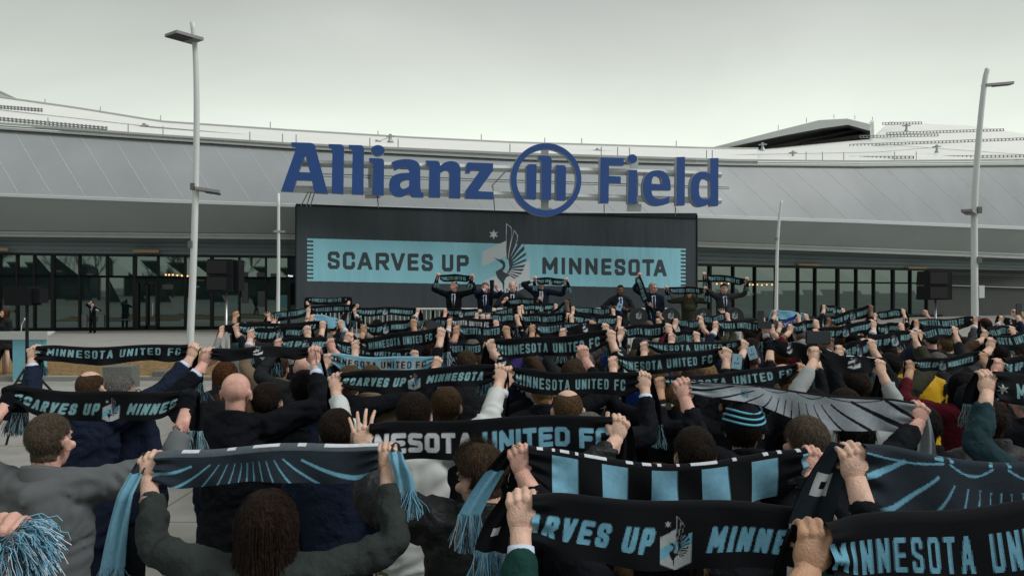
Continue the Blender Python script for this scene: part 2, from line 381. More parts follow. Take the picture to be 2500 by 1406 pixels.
# snow guards: twin rails on short posts
def guard(x0, x1, y0, y1, Yd, step):
    mb = MB(); n = int((x1 - x0) / step) + 1; h = 5
    for d in (0, -h): mb.tube([P(x0, y0 + d, Yd), P(x1, y1 + d, Yd)], .03, 4)
    for i in range(n):
        t = i / max(1, n - 1); x = x0 + (x1 - x0) * t; y = y0 + (y1 - y0) * t
        a = P(x, y - h * .5, Yd); mb.box(a, (.06, .08, .22))
    part('snow_guard', mb, mat('snow_guard_grey', (.22, .23, .23), .6))
for a in ((2155, 2250, 305, 303, 80, 7), (2165, 2450, 329, 320, 74, 8), (2075, 2500, 358, 342, 68, 9), (2500, 2760, 342, 330, 68, 9), (1950, 2230, 388, 387, 58, 10), (2230, 2500, 387, 384, 63, 10), (-80, 102, 258, 272, 44, 8), (-80, 260, 286, 317, 39.6, 10), (2100, 2290, 337, 333, 74, 8)): guard(*a)
# lightning rods and cable masts
mb = MB()
for x, y, h in ((110, 258, 16), (245, 283, 22), (392, 300, 18), (660, 318, 20), (923, 340, 20), (1175, 350, 22), (1330, 350, 13), (1420, 358, 20), (1651, 364, 20), (1900, 318, 12), (1969, 300, 12), (2036, 290, 10), (2087, 292, 10), (2130, 294, 8)):
    Y0 = Yr(x) if x < 1800 else 84; mb = MB(); mb.tube([P(x, y, Y0), P(x, y - h, Y0)], .035, 4); part('lightning_rod', mb, M_rod)
for x in (117, 313, 398, 610, 690, 723, 903, 972, 1245, 1468, 1508, 1537, 1725, 1739, 1968, 2008, 2060, 2184, 2237):
    y = gutt(x); mb = MB(); mb.tube([P(x, y + 2, Ygt(x)), P(x, y - 20, Ygt(x))], .03, 4); part('lightning_rod', mb, M_rod)
for x, y in ((352, 312), (920, 352), (1458, 372), (1936, 378), (2287, 363), (2213, 312), (1862, 358), (953, 338)):
    mb = MB(); Y0 = Ygt(x) + 5; b = P(x, y + 10, Y0); mb.tube([b, b + (0, 0, .2), P(x, y - 4, Y0)], [.22, .1, .07], 8); mb.tube([P(x - 10, y - 4, Y0), P(x + 10, y - 5, Y0)], .05, 5); mb.box(P(x, y - 6, Y0), (.16, .16, .2)); part('cable_mast', mb, M_grey)
mb = MB()
for seq in ([(-60, 262), (352, 308), (700, 338), (920, 348)], [(-40, 285), (352, 310), (900, 352)], [(920, 352), (1200, 368), (1458, 368)], [(1458, 368), (1700, 380), (1936, 376)], [(1936, 376), (2140, 372), (2287, 360)], [(2140, 352), (2500, 378)], [(953, 336), (890, 356)]):
    mb.tube([P(x, y, Ygt(x) + 5) for x, y in seq], .022, 4)
part('roof_cable', mb, M_rod)
# far left upper roof edge
mb = ribbon([(lambda x: ip(x, [-500, 0, 60], [60, 222, 250]), lambda x: 60.), (lambda x: ip(x, [-500, 0, 60], [70, 230, 252]), lambda x: 60.), (lambda x: 275, lambda x: 58.)], np.array([-500., -250, 0, 30, 60])); part('upper_roof', mb, M_edge)
# glazing: panes, mullions, transoms, doors
def Zg(x, y): return P(x, y, Yg(x))
base_py = lambda x: 703 + CAMH * FPX / Yg(x)
mulx = [-330, -265, -200, -150, -100, -50, 0, 44, 86, 131, 196, 263, 330, 387, 453, 518, 585, 650, 706] + list(np.arange(770, 1700, 58)) + [1733, 1790, 1843, 1895, 1948, 1990, 2045, 2090, 2133, 2180, 2222, 2262]
tran = lambda x: ip(x, [0, 700, 1700, 2300], [673, 679, 686, 692])
for i, x in enumerate(mulx):
    mb = MB(); w = .09 if i % 3 else .16; a = Zg(x, headyy(x)); b = Zg(x, base_py(x)); c = (a + b) / 2 - (0, .06, 0); mb.box(c, (w, .2, abs(a[2] - b[2])), rz=.2); part('mullion', mb, M_frame)
    if i == len(mulx) - 1: break
    x2 = mulx[i + 1]
    for (f1, f2) in ((lambda x: headyy(x) + 4, tran), (tran, lambda x: base_py(x) - 3)):
        tw = RNG.uniform(-.012, .012)
        V = [Zg(x, f1(x)) + (0, tw, 0), Zg(x2, f1(x2)), Zg(x2, f2(x2)) + (0, tw, 0), Zg(x, f2(x))]
        V = np.array(V); V2 = V + (0, .03, 0); mb = MB().add(np.vstack([V, V2]), [(0, 1, 2, 3), (7, 6, 5, 4), (0, 4, 5, 1), (1, 5, 6, 2), (2, 6, 7, 3), (3, 7, 4, 0)]); part('window_pane', mb, M_glass)
XG = [x for x in XS if -350 <= x <= 2300]
for f, h in ((tran, 3.2), (lambda x: base_py(x) - 4, 6)):
    mb = MB(); mb.tube([P(x, f(x), Yg(x) - .1) for x in XG], .06 if h < 4 else .12, 4); part('transom', mb, M_frame)
# interior seen through reflections is dark: the room's back wall, columns, counters, lamps stand behind the glass
# right end: slatted louvre and closed dark wall
for k in range(6):
    f = lambda x, k=k: ip(x, [2260, 3000], [668 + k * 4.6, 690 + k * 5.4]); g_ = lambda x, k=k: f(x) + 3.2
    mb = ribbon([(f, lambda x: Yg(x) - .2), (g_, lambda x: Yg(x) - .3)], np.arange(2262, 3001, 82.)); part('louvre', mb, mat('louvre_grey', (.075, .082, .085), .5))
mb = ribbon([(headyy, lambda x: Yg(x) + .05), (lambda x: base_py(x), lambda x: Yg(x) + .05)], np.arange(2262, 3001, 82.)); part('wall', mb, mat('dark_wall', (.045, .05, .05), .6, noise=.1, nscale=1))
mb = ribbon([(lambda x: ip(x, [2260, 3000], [694, 716]), lambda x: Yg(x) - .3), (lambda x: ip(x, [2260, 3000], [696, 719]), lambda x: Yg(x) - .3)], np.arange(2262, 3001, 82.)); part('wall_rail', mb, M_edge)
# bronze downlight bars above the doors
for x0, x1, y in ((-30, 22, 609), (326, 390, 613.5), (1947, 1998, 646.5), (2215, 2260, 654)):
    mb = MB(); a = P(x0, y, Yg(x0) - .55); b = P(x1, y, Yg(x1) - .55); mb.box((a + b) / 2, (np.linalg.norm(a - b), .25, .14), rz=math.atan2(b[1]-a[1], b[0]-a[0])); o = part('door_light', mb, mat('bronze_bar', (.42, .27, .15), .5))
# double door with pull handles
for xa, xb in ((333, 386),):
    mb = MB()
    for x in (xa + 3, (xa + xb) / 2, xb - 3): a = P(x, 690, Yg(x) - .12); b = P(x, 808, Yg(x) - .12); mb.box((a + b) / 2, (.13, .12, a[2] - b[2]))
    a = P(xa, 691, Yg(xa) - .12); b = P(xb, 691, Yg(xb) - .12); mb.box((a + b) / 2, (b[0] - a[0], .12, .14)); mb.box(((a + b) / 2) * (1, 1, 0) + (0, 0, .15), (b[0] - a[0], .12, .28)); d = part('door', mb, M_frame)
    mb = MB(); mb.tube([P(373, 740, Yg(370) - .25), P(373, 771, Yg(370) - .25)], .025, 6); h = mb.build('handle', mat('steel', (.6, .6, .6), .25, metal=1), d)

# things glimpsed behind the glass: warm lamps, pale counters (proud of the dark pane as lit interior)
M_lamp = mat('warm_lamp', (1, .55, .22), .5, emit=1.1)
M_lampc = mat('white_lamp', (.9, .95, 1), .5, emit=.5)
def lamprow(pts, m, r=.05):
    for (x, y) in pts:
        mb = MB(); mb.ell(P(x, y, Yg(x) - .28), (r, r, r), 8, 6); o = part('lamp_bulb', mb, m, True)
lamprow([(405, 671), (413, 671), (422, 671), (433, 672), (444, 673), (458, 674)], M_lamp)
lamprow([(1750, 693), (1762, 692), (1779, 692), (1830, 695), (1838, 695), (1849, 695), (1860, 696), (1872, 695), (1885, 695)], M_lamp, .055)
lamprow([(705, 673), (709, 674), (713, 674)], M_lampc)
M_inn = mat('interior_pale', (.16, .20, .20), .6); M_teal = mat('interior_teal', (.06, .22, .24), .6); M_inn2 = mat('interior_grey', (.06, .07, .07), .6)
rr = random.Random(5)
for (x, y, w, h, m) in ((205, 783, 12, 30, M_inn), (247, 783, 14, 30, M_inn), (20, 760, 30, 7, M_inn2), (480, 684, 36, 4, M_inn2), (598, 672, 14, 16, M_inn2), (637, 673, 20, 16, M_inn2), (671, 675, 20, 15, M_inn2), (598, 715, 15, 50, M_inn2), (640, 730, 20, 38, M_inn2), (690, 735, 26, 30, M_teal), (532, 742, 14, 7, M_teal), (575, 738, 12, 8, M_teal), (505, 765, 30, 3, M_inn), (560, 766, 26, 3, M_inn), (145, 662, 14, 4, M_inn2), (220, 670, 16, 6, M_inn2), (300, 780, 50, 3, M_inn2), (420, 770, 60, 4, M_inn2), (410, 700, 26, 12, M_inn2), (480, 700, 12, 4, M_inn), (1765, 718, 8, 4, M_inn), (1833, 718, 14, 4, M_inn), (1870, 718, 6, 5, M_inn)):
    mb = MB(); c = P(x, y, Yg(x) - .035); mb.box(c, (w * c[1] / FPX, .03, h * c[1] / FPX), rz=.15); part('interior_reflection' if 0 else 'window_display', mb, m)

# ================================================================ big sign
M_blue = mat('sign_blue', (.008, .058, .235), .45, noise=.04, nscale=1)
M_ret = mat('sign_return_grey', (.34, .37, .38), .5)
M_tube = mat('sign_rail_grey', (.52, .55, .55), .45)
YS = lambda x: 35.4 + (x - 690) / 1065 * 4.6
sign = thing('sign', 'big blue letters reading Allianz Field with a ringed emblem on the facade', 'sign', (0, 35.4, 8))
def letter(name, polys, ox, oy, sc, depth=.34):
    cu = bpy.data.curves.new('c', 'CURVE'); cu.dimensions = '2D'; cu.fill_mode = 'BOTH'; cu.extrude = .5
    allp = [[(ox + a / sc, oy + b / sc) for a, b in pl] for pl in polys]
    for pl in allp:
        s = cu.splines.new('POLY'); s.points.add(len(pl) - 1); s.use_cyclic_u = True
        for q, (a, b) in zip(s.points, pl): q.co = (a, -b, 0, 1)
    o = bpy.data.objects.new('c', cu); COL.objects.link(o); dg = bpy.context.evaluated_depsgraph_get(); me = bpy.data.meshes.new_from_object(o.evaluated_get(dg))
    bpy.data.objects.remove(o); n = len(me.vertices); V = np.empty(n * 3, np.float32); me.vertices.foreach_get('co', V); V = V.reshape(-1, 3).astype(float)
    fr = V[:, 2] > 0; out = np.array([P(a, -b, YS(a)) for a, b, _ in V]); nrm = unit((4.6, -20.1, 0)) if 0 else unit((.2, -1, 0))
    out[~fr] -= nrm * depth
    me.vertices.foreach_set('co', out.astype(np.float32).ravel()); me.materials.clear(); me.materials.append(M_blue); me.materials.append(M_ret)
    pn = np.empty(len(me.polygons) * 3, np.float32); me.update(); me.polygons.foreach_get('normal', pn); pn = pn.reshape(-1, 3)
    me.polygons.foreach_set('material_index', (np.abs(pn @ nrm) < .8).astype(np.int32)); me.polygons.foreach_set('use_smooth', np.zeros(len(pn), bool)); me.update()
    o = link(name, me, sign); o.location = (0, -35.4, -8); return o
def ring(cx, cy, rx, ry, n=48, a0=0): return [(cx + rx * math.cos(a0 + 2*math.pi*i/n), cy + ry * math.sin(a0 + 2*math.pi*i/n)) for i in range(n)]
def crv(p, k=3):
    q = smoothpath([(a, b, 0) for a, b in p], k); return [(a, b) for a, b, _ in q]
A1 = (680, 340, 8.786); A2 = (930, 380, 8.929); A3 = (1240, 340, 7.4); A4 = (1450, 370, 7.8125)
letter('letter', [[(272, 66), (690, 80), (730, 90), (762, 112), (785, 150), (1060, 1168), (790, 1155), (765, 1120), (712, 885), (385, 875), (320, 1130), (50, 1115), (375, 205), (352, 168), (275, 150)], [(570, 330), (435, 705), (672, 715)]], *A1)
letter('letter', [[(1075, 105), (1340, 112), (1375, 128), (1395, 155), (1405, 200), (1393, 1172), (1140, 1160), (1155, 240), (1135, 200), (1075, 180)]], *A1)
letter('letter', [[(1505, 123), (1770, 130), (1805, 145), (1826, 170), (1834, 215), (1822, 1187), (1570, 1177), (1590, 260), (1568, 222), (1508, 203)]], *A1)
letter('letter_dot', [ring(2132, 243, 147, 116)], *A1)
letter('letter', [[(1942, 405), (2200, 412), (2238, 428), (2258, 455), (2265, 500), (2257, 1202), (2010, 1192), (2035, 540), (2013, 495), (1948, 480)]], *A1)
letter('letter', [[(232, 150)] + crv([(330, 108), (450, 85), (580, 80), (690, 92), (780, 130), (835, 190), (858, 270)]) + [(862, 735)] + crv([(880, 790), (928, 815)], 2) + [(928, 908), (700, 903), (655, 880), (625, 800)] + crv([(600, 820), (540, 860), (470, 890), (400, 895), (310, 880), (240, 830), (195, 750), (180, 640), (195, 540), (240, 470), (320, 415), (430, 385)]) + [(625, 372), (625, 330)] + crv([(600, 290), (550, 265), (480, 258), (400, 275), (290, 320)]), crv([(620, 520), (520, 535), (450, 570), (420, 630), (430, 690), (480, 725), (540, 715), (620, 665)])], *A2)
letter('letter', [[(980, 110), (1230, 115), (1270, 140), (1290, 185), (1293, 225)] + crv([(1350, 175), (1420, 140), (1510, 122), (1600, 130), (1680, 170), (1725, 240), (1738, 320)]) + [(1730, 928), (1490, 922), (1495, 380)] + crv([(1470, 335), (1430, 318), (1370, 330), (1295, 378)]) + [(1290, 912), (1045, 905), (1060, 240), (1040, 210), (985, 190)]], *A2)
letter('letter', [[(1920, 150), (2447, 170), (2445, 330), (2120, 775), (2457, 790), (2455, 948), (1840, 932), (1845, 770), (2170, 320), (1955, 316), (1940, 380), (1845, 378), (1860, 200), (1880, 165)]], *A2)
letter('emblem_ring', [ring(690, 733, 639, 660, 72), ring(698, 730, 541, 550, 72)], *A3)
letter('emblem_bar', [[(390, 450), (520, 455), (510, 1087), (330, 1077), (335, 500), (355, 465)]], *A3)
letter('emblem_bar', [[(552, 295), (735, 300), (770, 318), (793, 365), (780, 1097), (605, 1092), (605, 415), (590, 385), (552, 375)]], *A3)
letter('emblem_bar', [[(872, 467), (1005, 470), (1040, 488), (1052, 525), (1045, 1107), (870, 1100)]], *A3)
letter('letter', [[(125, 110), (572, 125), (570, 268), (288, 262), (288, 465), (515, 480), (512, 608), (285, 605), (280, 987), (112, 982)]], *A4)
letter('letter_dot', [ring(733, 143, 94, 88)], *A4)
letter('letter', [[(662, 348), (826, 355), (817, 1002), (650, 997)]], *A4)
letter('letter', [[(1465, 740), (1100, 735)] + crv([(1105, 790), (1130, 850), (1180, 890), (1250, 905), (1340, 895), (1440, 848)]) + [(1435, 987)] + crv([(1340, 1020), (1220, 1037), (1110, 1022), (1010, 960), (955, 860), (935, 720), (950, 560), (1000, 450), (1090, 380), (1210, 358), (1320, 375), (1400, 440), (1450, 540), (1465, 660)]), [(1100, 615), (1310, 628)] + crv([(1300, 550), (1275, 490), (1215, 465), (1150, 475), (1110, 530)])], *A4)
letter('letter', [[(1580, 108), (1738, 103), (1733, 1027), (1575, 1032)]], *A4)
letter('letter', [[(2220, 130), (2377, 124), (2373, 1037), (2230, 1047), (2225, 965)] + crv([(2150, 1030), (2050, 1057), (1950, 1040), (1880, 960), (1850, 860), (1843, 720), (1855, 570), (1900, 470), (1980, 405), (2090, 390), (2180, 415), (2220, 440)]), crv([(2220, 560), (2170, 530), (2100, 520), (2040, 550), (2010, 640), (2005, 740), (2015, 830), (2050, 890), (2110, 912), (2180, 900), (2220, 870)])], *A4)
for y0, y1, r in ((398, 427, .17), (462, 491, .17)):
    mb = MB(); a = P(715, y0, YS(715) + .55); b = P(1760, y1, YS(1760) + .55); mb.tube([a, b], r, 4, ref=(0, 0, 1)); 
    o = mb.build('mounting_rail', M_tube, sign); o.location = (0, -35.4, -8)
for x, y0, y1 in ((910, 395, 478), (1330, 360, 520), (1548, 385, 510)):
    mb = MB(); a = P(x, y0, YS(x) + .9); b = P(x, y1, YS(x) + .9); mb.box((a + b) / 2, (.38, .3, a[2] - b[2])); mb.box(P(x, y1 - 3, YS(x) + .8), (.7, .3, .35)); mb.box(P(x, (y0+y1)/2, YS(x) + 1.6), (.25, 1.4, .25)); o = mb.build('sign_post', M_tube, sign); o.location = (0, -35.4, -8)
mb = MB(); mb.tube([P(x, ip(x, [755, 1790], [424, 458]), YS(x) + .8) for x in (760, 1200, 1780)], .02, 4); mb.tube([P(x, ip(x, [755, 1790], [430, 462]), YS(x) + .8) for x in (760, 1200, 1780)], .015, 4)
for a, b in (((735, 503), (752, 470)), ((748, 504), (760, 468)), ((757, 505), (768, 470)), ((924, 508), (921, 478)), ((1208, 516), (1203, 455)), ((1475, 522), (1475, 500)), ((1649, 528), (1649, 505)), ((1200, 455), (1235, 418))): mb.tube([P(*a, YS(a[0]) + .3), P(*b, YS(b[0]) + .5)], .025, 4)
o = mb.build('cable', M_edged, sign); o.location = (0, -35.4, -8)

# ================================================================ raster drawing (masks for print)
GL = {  # letters as strokes in a unit box; y down
 'S': [[(1, .22), (1, .12), (.85, 0), (.15, 0), (0, .12), (0, .36), (.1, .44), (.9, .58), (1, .66), (1, .88), (.85, 1), (.15, 1), (0, .88), (0, .78)]],
 'C': [[(1, .3), (1, .12), (.85, 0), (.15, 0), (0, .12), (0, .88), (.15, 1), (.85, 1), (1, .88), (1, .7)]],
 'A': [[(0, 1.1), (.44, -.02)], [(.56, -.02), (1, 1.1)], [(.2, .72), (.8, .72)], [(.44, 0), (.56, 0)]], 'V': [[(0, -.1), (.46, 1.02)], [(.54, 1.02), (1, -.1)]],
 'R': [[(0, 1.1), (0, 0), (.85, 0), (1, .12), (1, .42), (.85, .54), (0, .54)], [(.5, .54), (1, 1.1)]], 'P': [[(0, 1.1), (0, 0), (.85, 0), (1, .12), (1, .45), (.85, .57), (0, .57)]],
 'E': [[(1.1, 0), (0, 0), (0, 1), (1.1, 1)], [(0, .5), (.92, .5)]], 'F': [[(1.1, 0), (0, 0), (0, 1.1)], [(0, .52), (.9, .52)]],
 'U': [[(0, -.1), (0, .88), (.15, 1), (.85, 1), (1, .88), (1, -.1)]], 'M': [[(0, 1.1), (0, -.02), (.5, .72), (1, -.02), (1, 1.1)]],
 'I': [[(.5, -.1), (.5, 1.1)]], 'N': [[(0, 1.1), (0, -.02), (1, 1.02), (1, -.1)]], 'O': [[(.15, 0), (.85, 0), (1, .12), (1, .88), (.85, 1), (.15, 1), (0, .88), (0, .12), (.15, 0)]],
 'T': [[(-.1, 0), (1.1, 0)], [(.5, 0), (.5, 1.1)]], 'D': [[(0, 0), (.75, 0), (1, .2), (1, .8), (.75, 1), (0, 1), (0, 0)]], 'W': [[(0, -.1), (.25, 1.02), (.5, .2), (.75, 1.02), (1, -.1)]], 'H': [[(0, -.1), (0, 1.1)], [(1, -.1), (1, 1.1)], [(0, .5), (1, .5)]]}
WD = {'I': .22, 'M': 1.25, 'W': 1.3, 'T': .95, 'A': 1.1, 'V': 1.05}
def seg_d(X, Y, a, b):
    ax, ay = a; dx, dy = b[0] - ax, b[1] - ay; t = np.clip(((X - ax) * dx + (Y - ay) * dy) / (dx*dx + dy*dy + 1e-9), 0, 1)
    return np.hypot(X - ax - t * dx, Y - ay - t * dy)
def glyph(img, ch, x, y, w, h, t, col, shear=0.):
    """draw ch with its outer box at x,y,w,h on img"""
    H, Wd = img.shape; x0 = max(0, int(x - shear*h - 2)); x1 = min(Wd, int(x + w + shear*h + 3)); y0 = max(0, int(y - 1)); y1 = min(H, int(y + h + 2))
    if x1 <= x0 or y1 <= y0: return
    Yc, Xc = np.mgrid[y0:y1, x0:x1] + .5; Xs = Xc + (Yc - (y + h / 2)) * shear; m = np.zeros(Xs.shape, bool)
    if ch == 'I': m = (Xs >= x) & (Xs <= x + w)
    else:
        GLc = GL[ch]
        if ch == 'S' and t > .23 * h: GLc = [[(1, .02), (.12, 0), (0, .08), (0, .38), (.1, .46), (.9, .54), (1, .62), (1, .92), (.88, 1), (0, .98)]]
        if ch == 'C' and t > .23 * h: GLc = [[(1, .14), (1, .06), (.85, 0), (.15, 0), (0, .12), (0, .88), (.15, 1), (.85, 1), (1, .94), (1, .86)]]
        for st_ in GLc:
            q = [(x + t/2 + a * (w - t), y + t/2 + b * (h - t)) for a, b in st_]
            for a, b in zip(q[:-1], q[1:]): m |= seg_d(Xs, Yc, a, b) <= t / 2
    m &= (Yc >= y) & (Yc <= y + h) & (Xs >= x - .01) & (Xs <= x + w + .01); img[y0:y1, x0:x1][m] = col
def text(img, s, x, y, h, wr, t, col, shear=0., gap=None, cols=None):
    gap = h * .18 if gap is None else gap
    for i, ch in enumerate(s):
        if ch == ' ': x += h * .38; continue
        w = h * wr * WD.get(ch, 1.) if ch != 'I' else t; glyph(img, ch, x, y, w, h, t, cols[i] if cols is not None else col, shear); x += w + gap
    return x
def inpoly(X, Y, pl):
    m = np.zeros(X.shape, bool); n = len(pl)
    for i in range(n):
        (x1, y1), (x2, y2) = pl[i], pl[(i+1) % n]
        if y1 == y2: continue
        c = ((y1 > Y) != (y2 > Y)) & (X < (x2 - x1) * (Y - y1) / (y2 - y1) + x1); m ^= c
    return m
def fill(img, pl, col, ox=0, oy=0, sx=1., sy=None):
    sy = sy or sx; pl = [(ox + a * sx, oy + b * sy) for a, b in pl]; xs = [p[0] for p in pl]; ys = [p[1] for p in pl]; H, Wd = img.shape
    x0, x1, y0, y1 = max(0, int(min(xs))), min(Wd, int(max(xs)) + 2), max(0, int(min(ys))), min(H, int(max(ys)) + 2)
    if x1 <= x0 or y1 <= y0: return
    Yc, Xc = np.mgrid[y0:y1, x0:x1] + .5; img[y0:y1, x0:x1][inpoly(Xc, Yc, pl)] = col
def stroke(img, pl, t, col, ox=0, oy=0, sx=1., sy=None):
    sy = sy or sx; q = [(ox + a * sx, oy + b * sy) for a, b in pl]; H, Wd = img.shape
    for a, b in zip(q[:-1], q[1:]):
        x0, x1 = max(0, int(min(a[0], b[0]) - t - 1)), min(Wd, int(max(a[0], b[0]) + t + 2)); y0, y1 = max(0, int(min(a[1], b[1]) - t - 1)), min(H, int(max(a[1], b[1]) + t + 2))
        if x1 <= x0 or y1 <= y0: continue
        Yc, Xc = np.mgrid[y0:y1, x0:x1] + .5; img[y0:y1, x0:x1][seg_d(Xc, Yc, a, b) <= t / 2] = col
FE = [[(572, 130), (640, 190), (660, 240), (655, 360), (610, 600), (590, 760), (570, 790), (562, 600)], [(705, 255), (760, 330), (760, 400), (720, 520), (650, 690), (620, 800), (600, 760), (620, 620), (670, 390)],
      [(812, 388), (840, 440), (835, 500), (640, 780), (650, 700), (760, 500)], [(885, 515), (893, 590), (660, 810), (655, 770), (790, 610)], [(918, 635), (915, 690), (670, 850), (680, 810)], [(925, 750), (915, 795), (660, 895), (675, 860)],
      [(912, 855), (880, 905), (650, 930), (665, 900)], [(885, 937), (850, 978), (640, 955), (660, 938)], [(850, 1008), (820, 1040), (620, 985), (660, 980)], [(800, 1070), (750, 1085), (600, 1005), (640, 1010)], [(745, 1107), (700, 1112), (580, 1020), (600, 1020)],
      [(590, 760), (640, 700), (690, 830), (650, 960), (600, 1020), (560, 1000), (610, 930), (600, 850)],
      [(325, 725), (440, 768), (490, 770), (540, 820), (550, 880), (520, 960), (530, 1000), (590, 1020), (620, 1065), (560, 1090), (530, 1150), (525, 1320), (508, 1320), (490, 1200), (400, 1090), (370, 1000), (380, 980), (480, 920), (500, 880), (490, 850), (430, 800)]]
def crest(img, ox, oy, s, dark, grey, blue, star=True, ln=None):
    """the loon shield; s = pixels per trace unit"""
    fill(img, [(150, 610), (558, 430), (558, 700), (985, 500), (985, 245), (770, 335), (985, 245), (985, 1245), (560, 1420), (130, 1240), (130, 640)], grey, ox, oy, s)
    fill(img, [(130, 890), (985, 510), (975, 790), (130, 1165)], blue, ox, oy, s)
    fill(img, [(558, 110), (650, 180), (668, 240), (660, 360), (600, 780), (558, 780)], grey, ox, oy, s); fill(img, [(705, 230), (772, 330), (765, 420), (650, 720), (620, 800), (590, 700), (665, 380)], grey, ox, oy, s)
    for f in FE: fill(img, f, dark, ox, oy, s)
    stroke(img, [(592, 760), (612, 900), (595, 980), (550, 1003), (510, 980), (505, 955)], max(.9, 9 * s), grey, ox, oy, s)
    if star: fill(img, [(335 + (90 if i % 2 == 0 else 40) * math.sin(i * math.pi / 6), 315 - (90 if i % 2 == 0 else 40) * math.cos(i * math.pi / 6)) for i in range(12)], grey, ox, oy, s)
def raster(img, pos, colors, mb=None, skip=None):
    """row runs of equal value -> quads; pos(x, y) arrays -> world"""
    H, Wd = img.shape; V = []; F = []; Mi = []; mb = mb or MB()
    for r in range(H):
        row = img[r]; ch = np.flatnonzero(np.diff(row)) + 1; st_ = np.concatenate([[0], ch]); en = np.concatenate([ch, [Wd]])
        for a, b in zip(st_, en):
            if row[a] == skip: continue
            n = max(1, int((b - a) // 60))
            xs = np.linspace(a, b, n + 1)
            for x0, x1 in zip(xs[:-1], xs[1:]): k = len(V); V += [(x0, r), (x1, r), (x1, r + 1), (x0, r + 1)]; F.append((k+3, k+2, k+1, k)); Mi.append(row[a])
    V = np.array(V, float); W3 = pos(V[:, 0], V[:, 1]); F = np.array(F); Mi = np.array(Mi)
    for c in np.unique(Mi): mb.add(np.zeros((0, 3)), F[Mi == c] , int(c)) if 0 else None
    mb.v.append(W3); mb.f.append(F + mb.n); mb.n += len(W3); mb.m.append(Mi.astype(np.int32)); mb.c.append(np.zeros((len(F), 3))); return mb

# ================================================================ banner
banner = thing('banner', 'huge charcoal banner with a light blue band reading SCARVES UP MINNESOTA', 'banner', (0, 38, 0))
M_bd = mat('banner_charcoal', (.048, .059, .068), .8, spec=.2, noise=.16, nscale=.45, stretch=(1.6, 1, .35), bump=1.6, bscale=.5); M_bb = mat('banner_blue', (.235, .52, .62), .7, noise=.06, nscale=.5, stretch=(1.6, 1, .35), bump=1.6, bscale=.5); M_bg = mat('banner_grey', (.50, .55, .58), .7); 
M_bt = mat('banner_text', (.03, .045, .058), .7)
BX0, BX1, BY0, BY1, BR = 722, 1702, 500, 755, 2
img = np.zeros(((BY1 - BY0) * BR, (BX1 - BX0) * BR), np.int8)
def bpoly(pl, c): fill(img, [((a - BX0) * BR, (b - BY0) * BR) for a, b in pl], c)
bpoly([(750, 582), (1674, 607), (1674, 704), (750, 686)], 1)
for k in range(10):
    y = 587 + k * 9.9; bpoly([(750, y), (765, y + .4), (765, y + 5), (750, y + 4.6)], 0); y = 611 + k * 9.2; bpoly([(1662, y), (1676, y + .4), (1676, y + 4.9), (1662, y + 4.5)], 0)
crest(img, (1160 - BX0) * BR, (530 - BY0) * BR, BR / 7.4, 3, 2, 1)
fill(img, [(0, 0), (0, 0), (0, 0)], 0)
def bletter(ch, x0, x1, top, bot, t=9.2): glyph(img, ch, (x0 - BX0) * BR, (top - BY0) * BR, (x1 - x0) * BR, (bot - top) * BR, t * BR, 3)
for ch, a, b in zip('SCARVESUP', (800, 837, 872, 917, 954, 995, 1029, 1079, 1115), (829.5, 867, 909.5, 950, 989, 1022, 1057, 1107, 1144.5)):
    tp = 614 + (a - 800) * .0262; bletter(ch, a, b, tp, tp + 43 - (a - 800) * .005)
for ch, a, b in zip('MINNESOTA', (1324, 1371, 1389, 1429, 1468, 1500.5, 1534, 1568, 1595), (1361.5, 1379.5, 1419.5, 1459, 1493, 1527, 1562, 1597, 1628)):
    tp = 628 + (a - 1324) * .0215; bletter(ch, a, b, tp, tp + 40.8)
for ch, a, top in zip('MNUFC', (1218, 1236, 1254, 1266.5, 1276), (709, 704, 699, 693, 688)): glyph(img, ch, (a - BX0) * BR, (top - BY0) * BR, (11 if ch != 'M' else 14) * BR / (1.25 if ch in 'UFC' else 1), 13 * BR, 2.2 * BR, 3)
# right of the crest's shield, cut along the slanted lower edge
def bpos(x, y):
    px = BX0 + x / BR; py = BY0 + y / BR
    v = (py - BY0) / (BY1 - BY0); topy = 502 + (px - 722) * .0337; py = np.where(v < .08, topy * (1 - v / .08) + (BY0 + .08 * 255) * (v / .08), py)
    Yd = 36.6 + (px - 722) / 980 * 6.2; Yd = Yd + .05 * np.sin(px * .008)
    return np.stack([(px - 1250) / FPX * Yd, Yd, CAMH + (703 - py) / FPX * Yd], -1)
mb = raster(img, bpos, None); o = mb.build('banner_cloth', [M_bd, M_bb, M_bg, M_bt], banner); o.location = (0, -38, 0)
mb = MB(); xs = np.linspace(722, 1702, 12); mb.tube([bpos(np.array([(x - BX0) * BR]), np.array([0.]))[0] + (0, 0, .04) for x in xs], .05, 6); o = mb.build('banner_rail', M_frame, banner); o.location = (0, -38, 0)
mb = MB()
for x in (722.5, 1701.5):
    mb = MB(); mb.tube([bpos(np.array([(x - BX0) * BR]), np.array([y * 10.]))[0] + (0, -.03, 0) for y in range(0, 51, 5)], .035, 5); o = mb.build('banner_hem', M_frame, banner); o.location = (0, -38, 0)

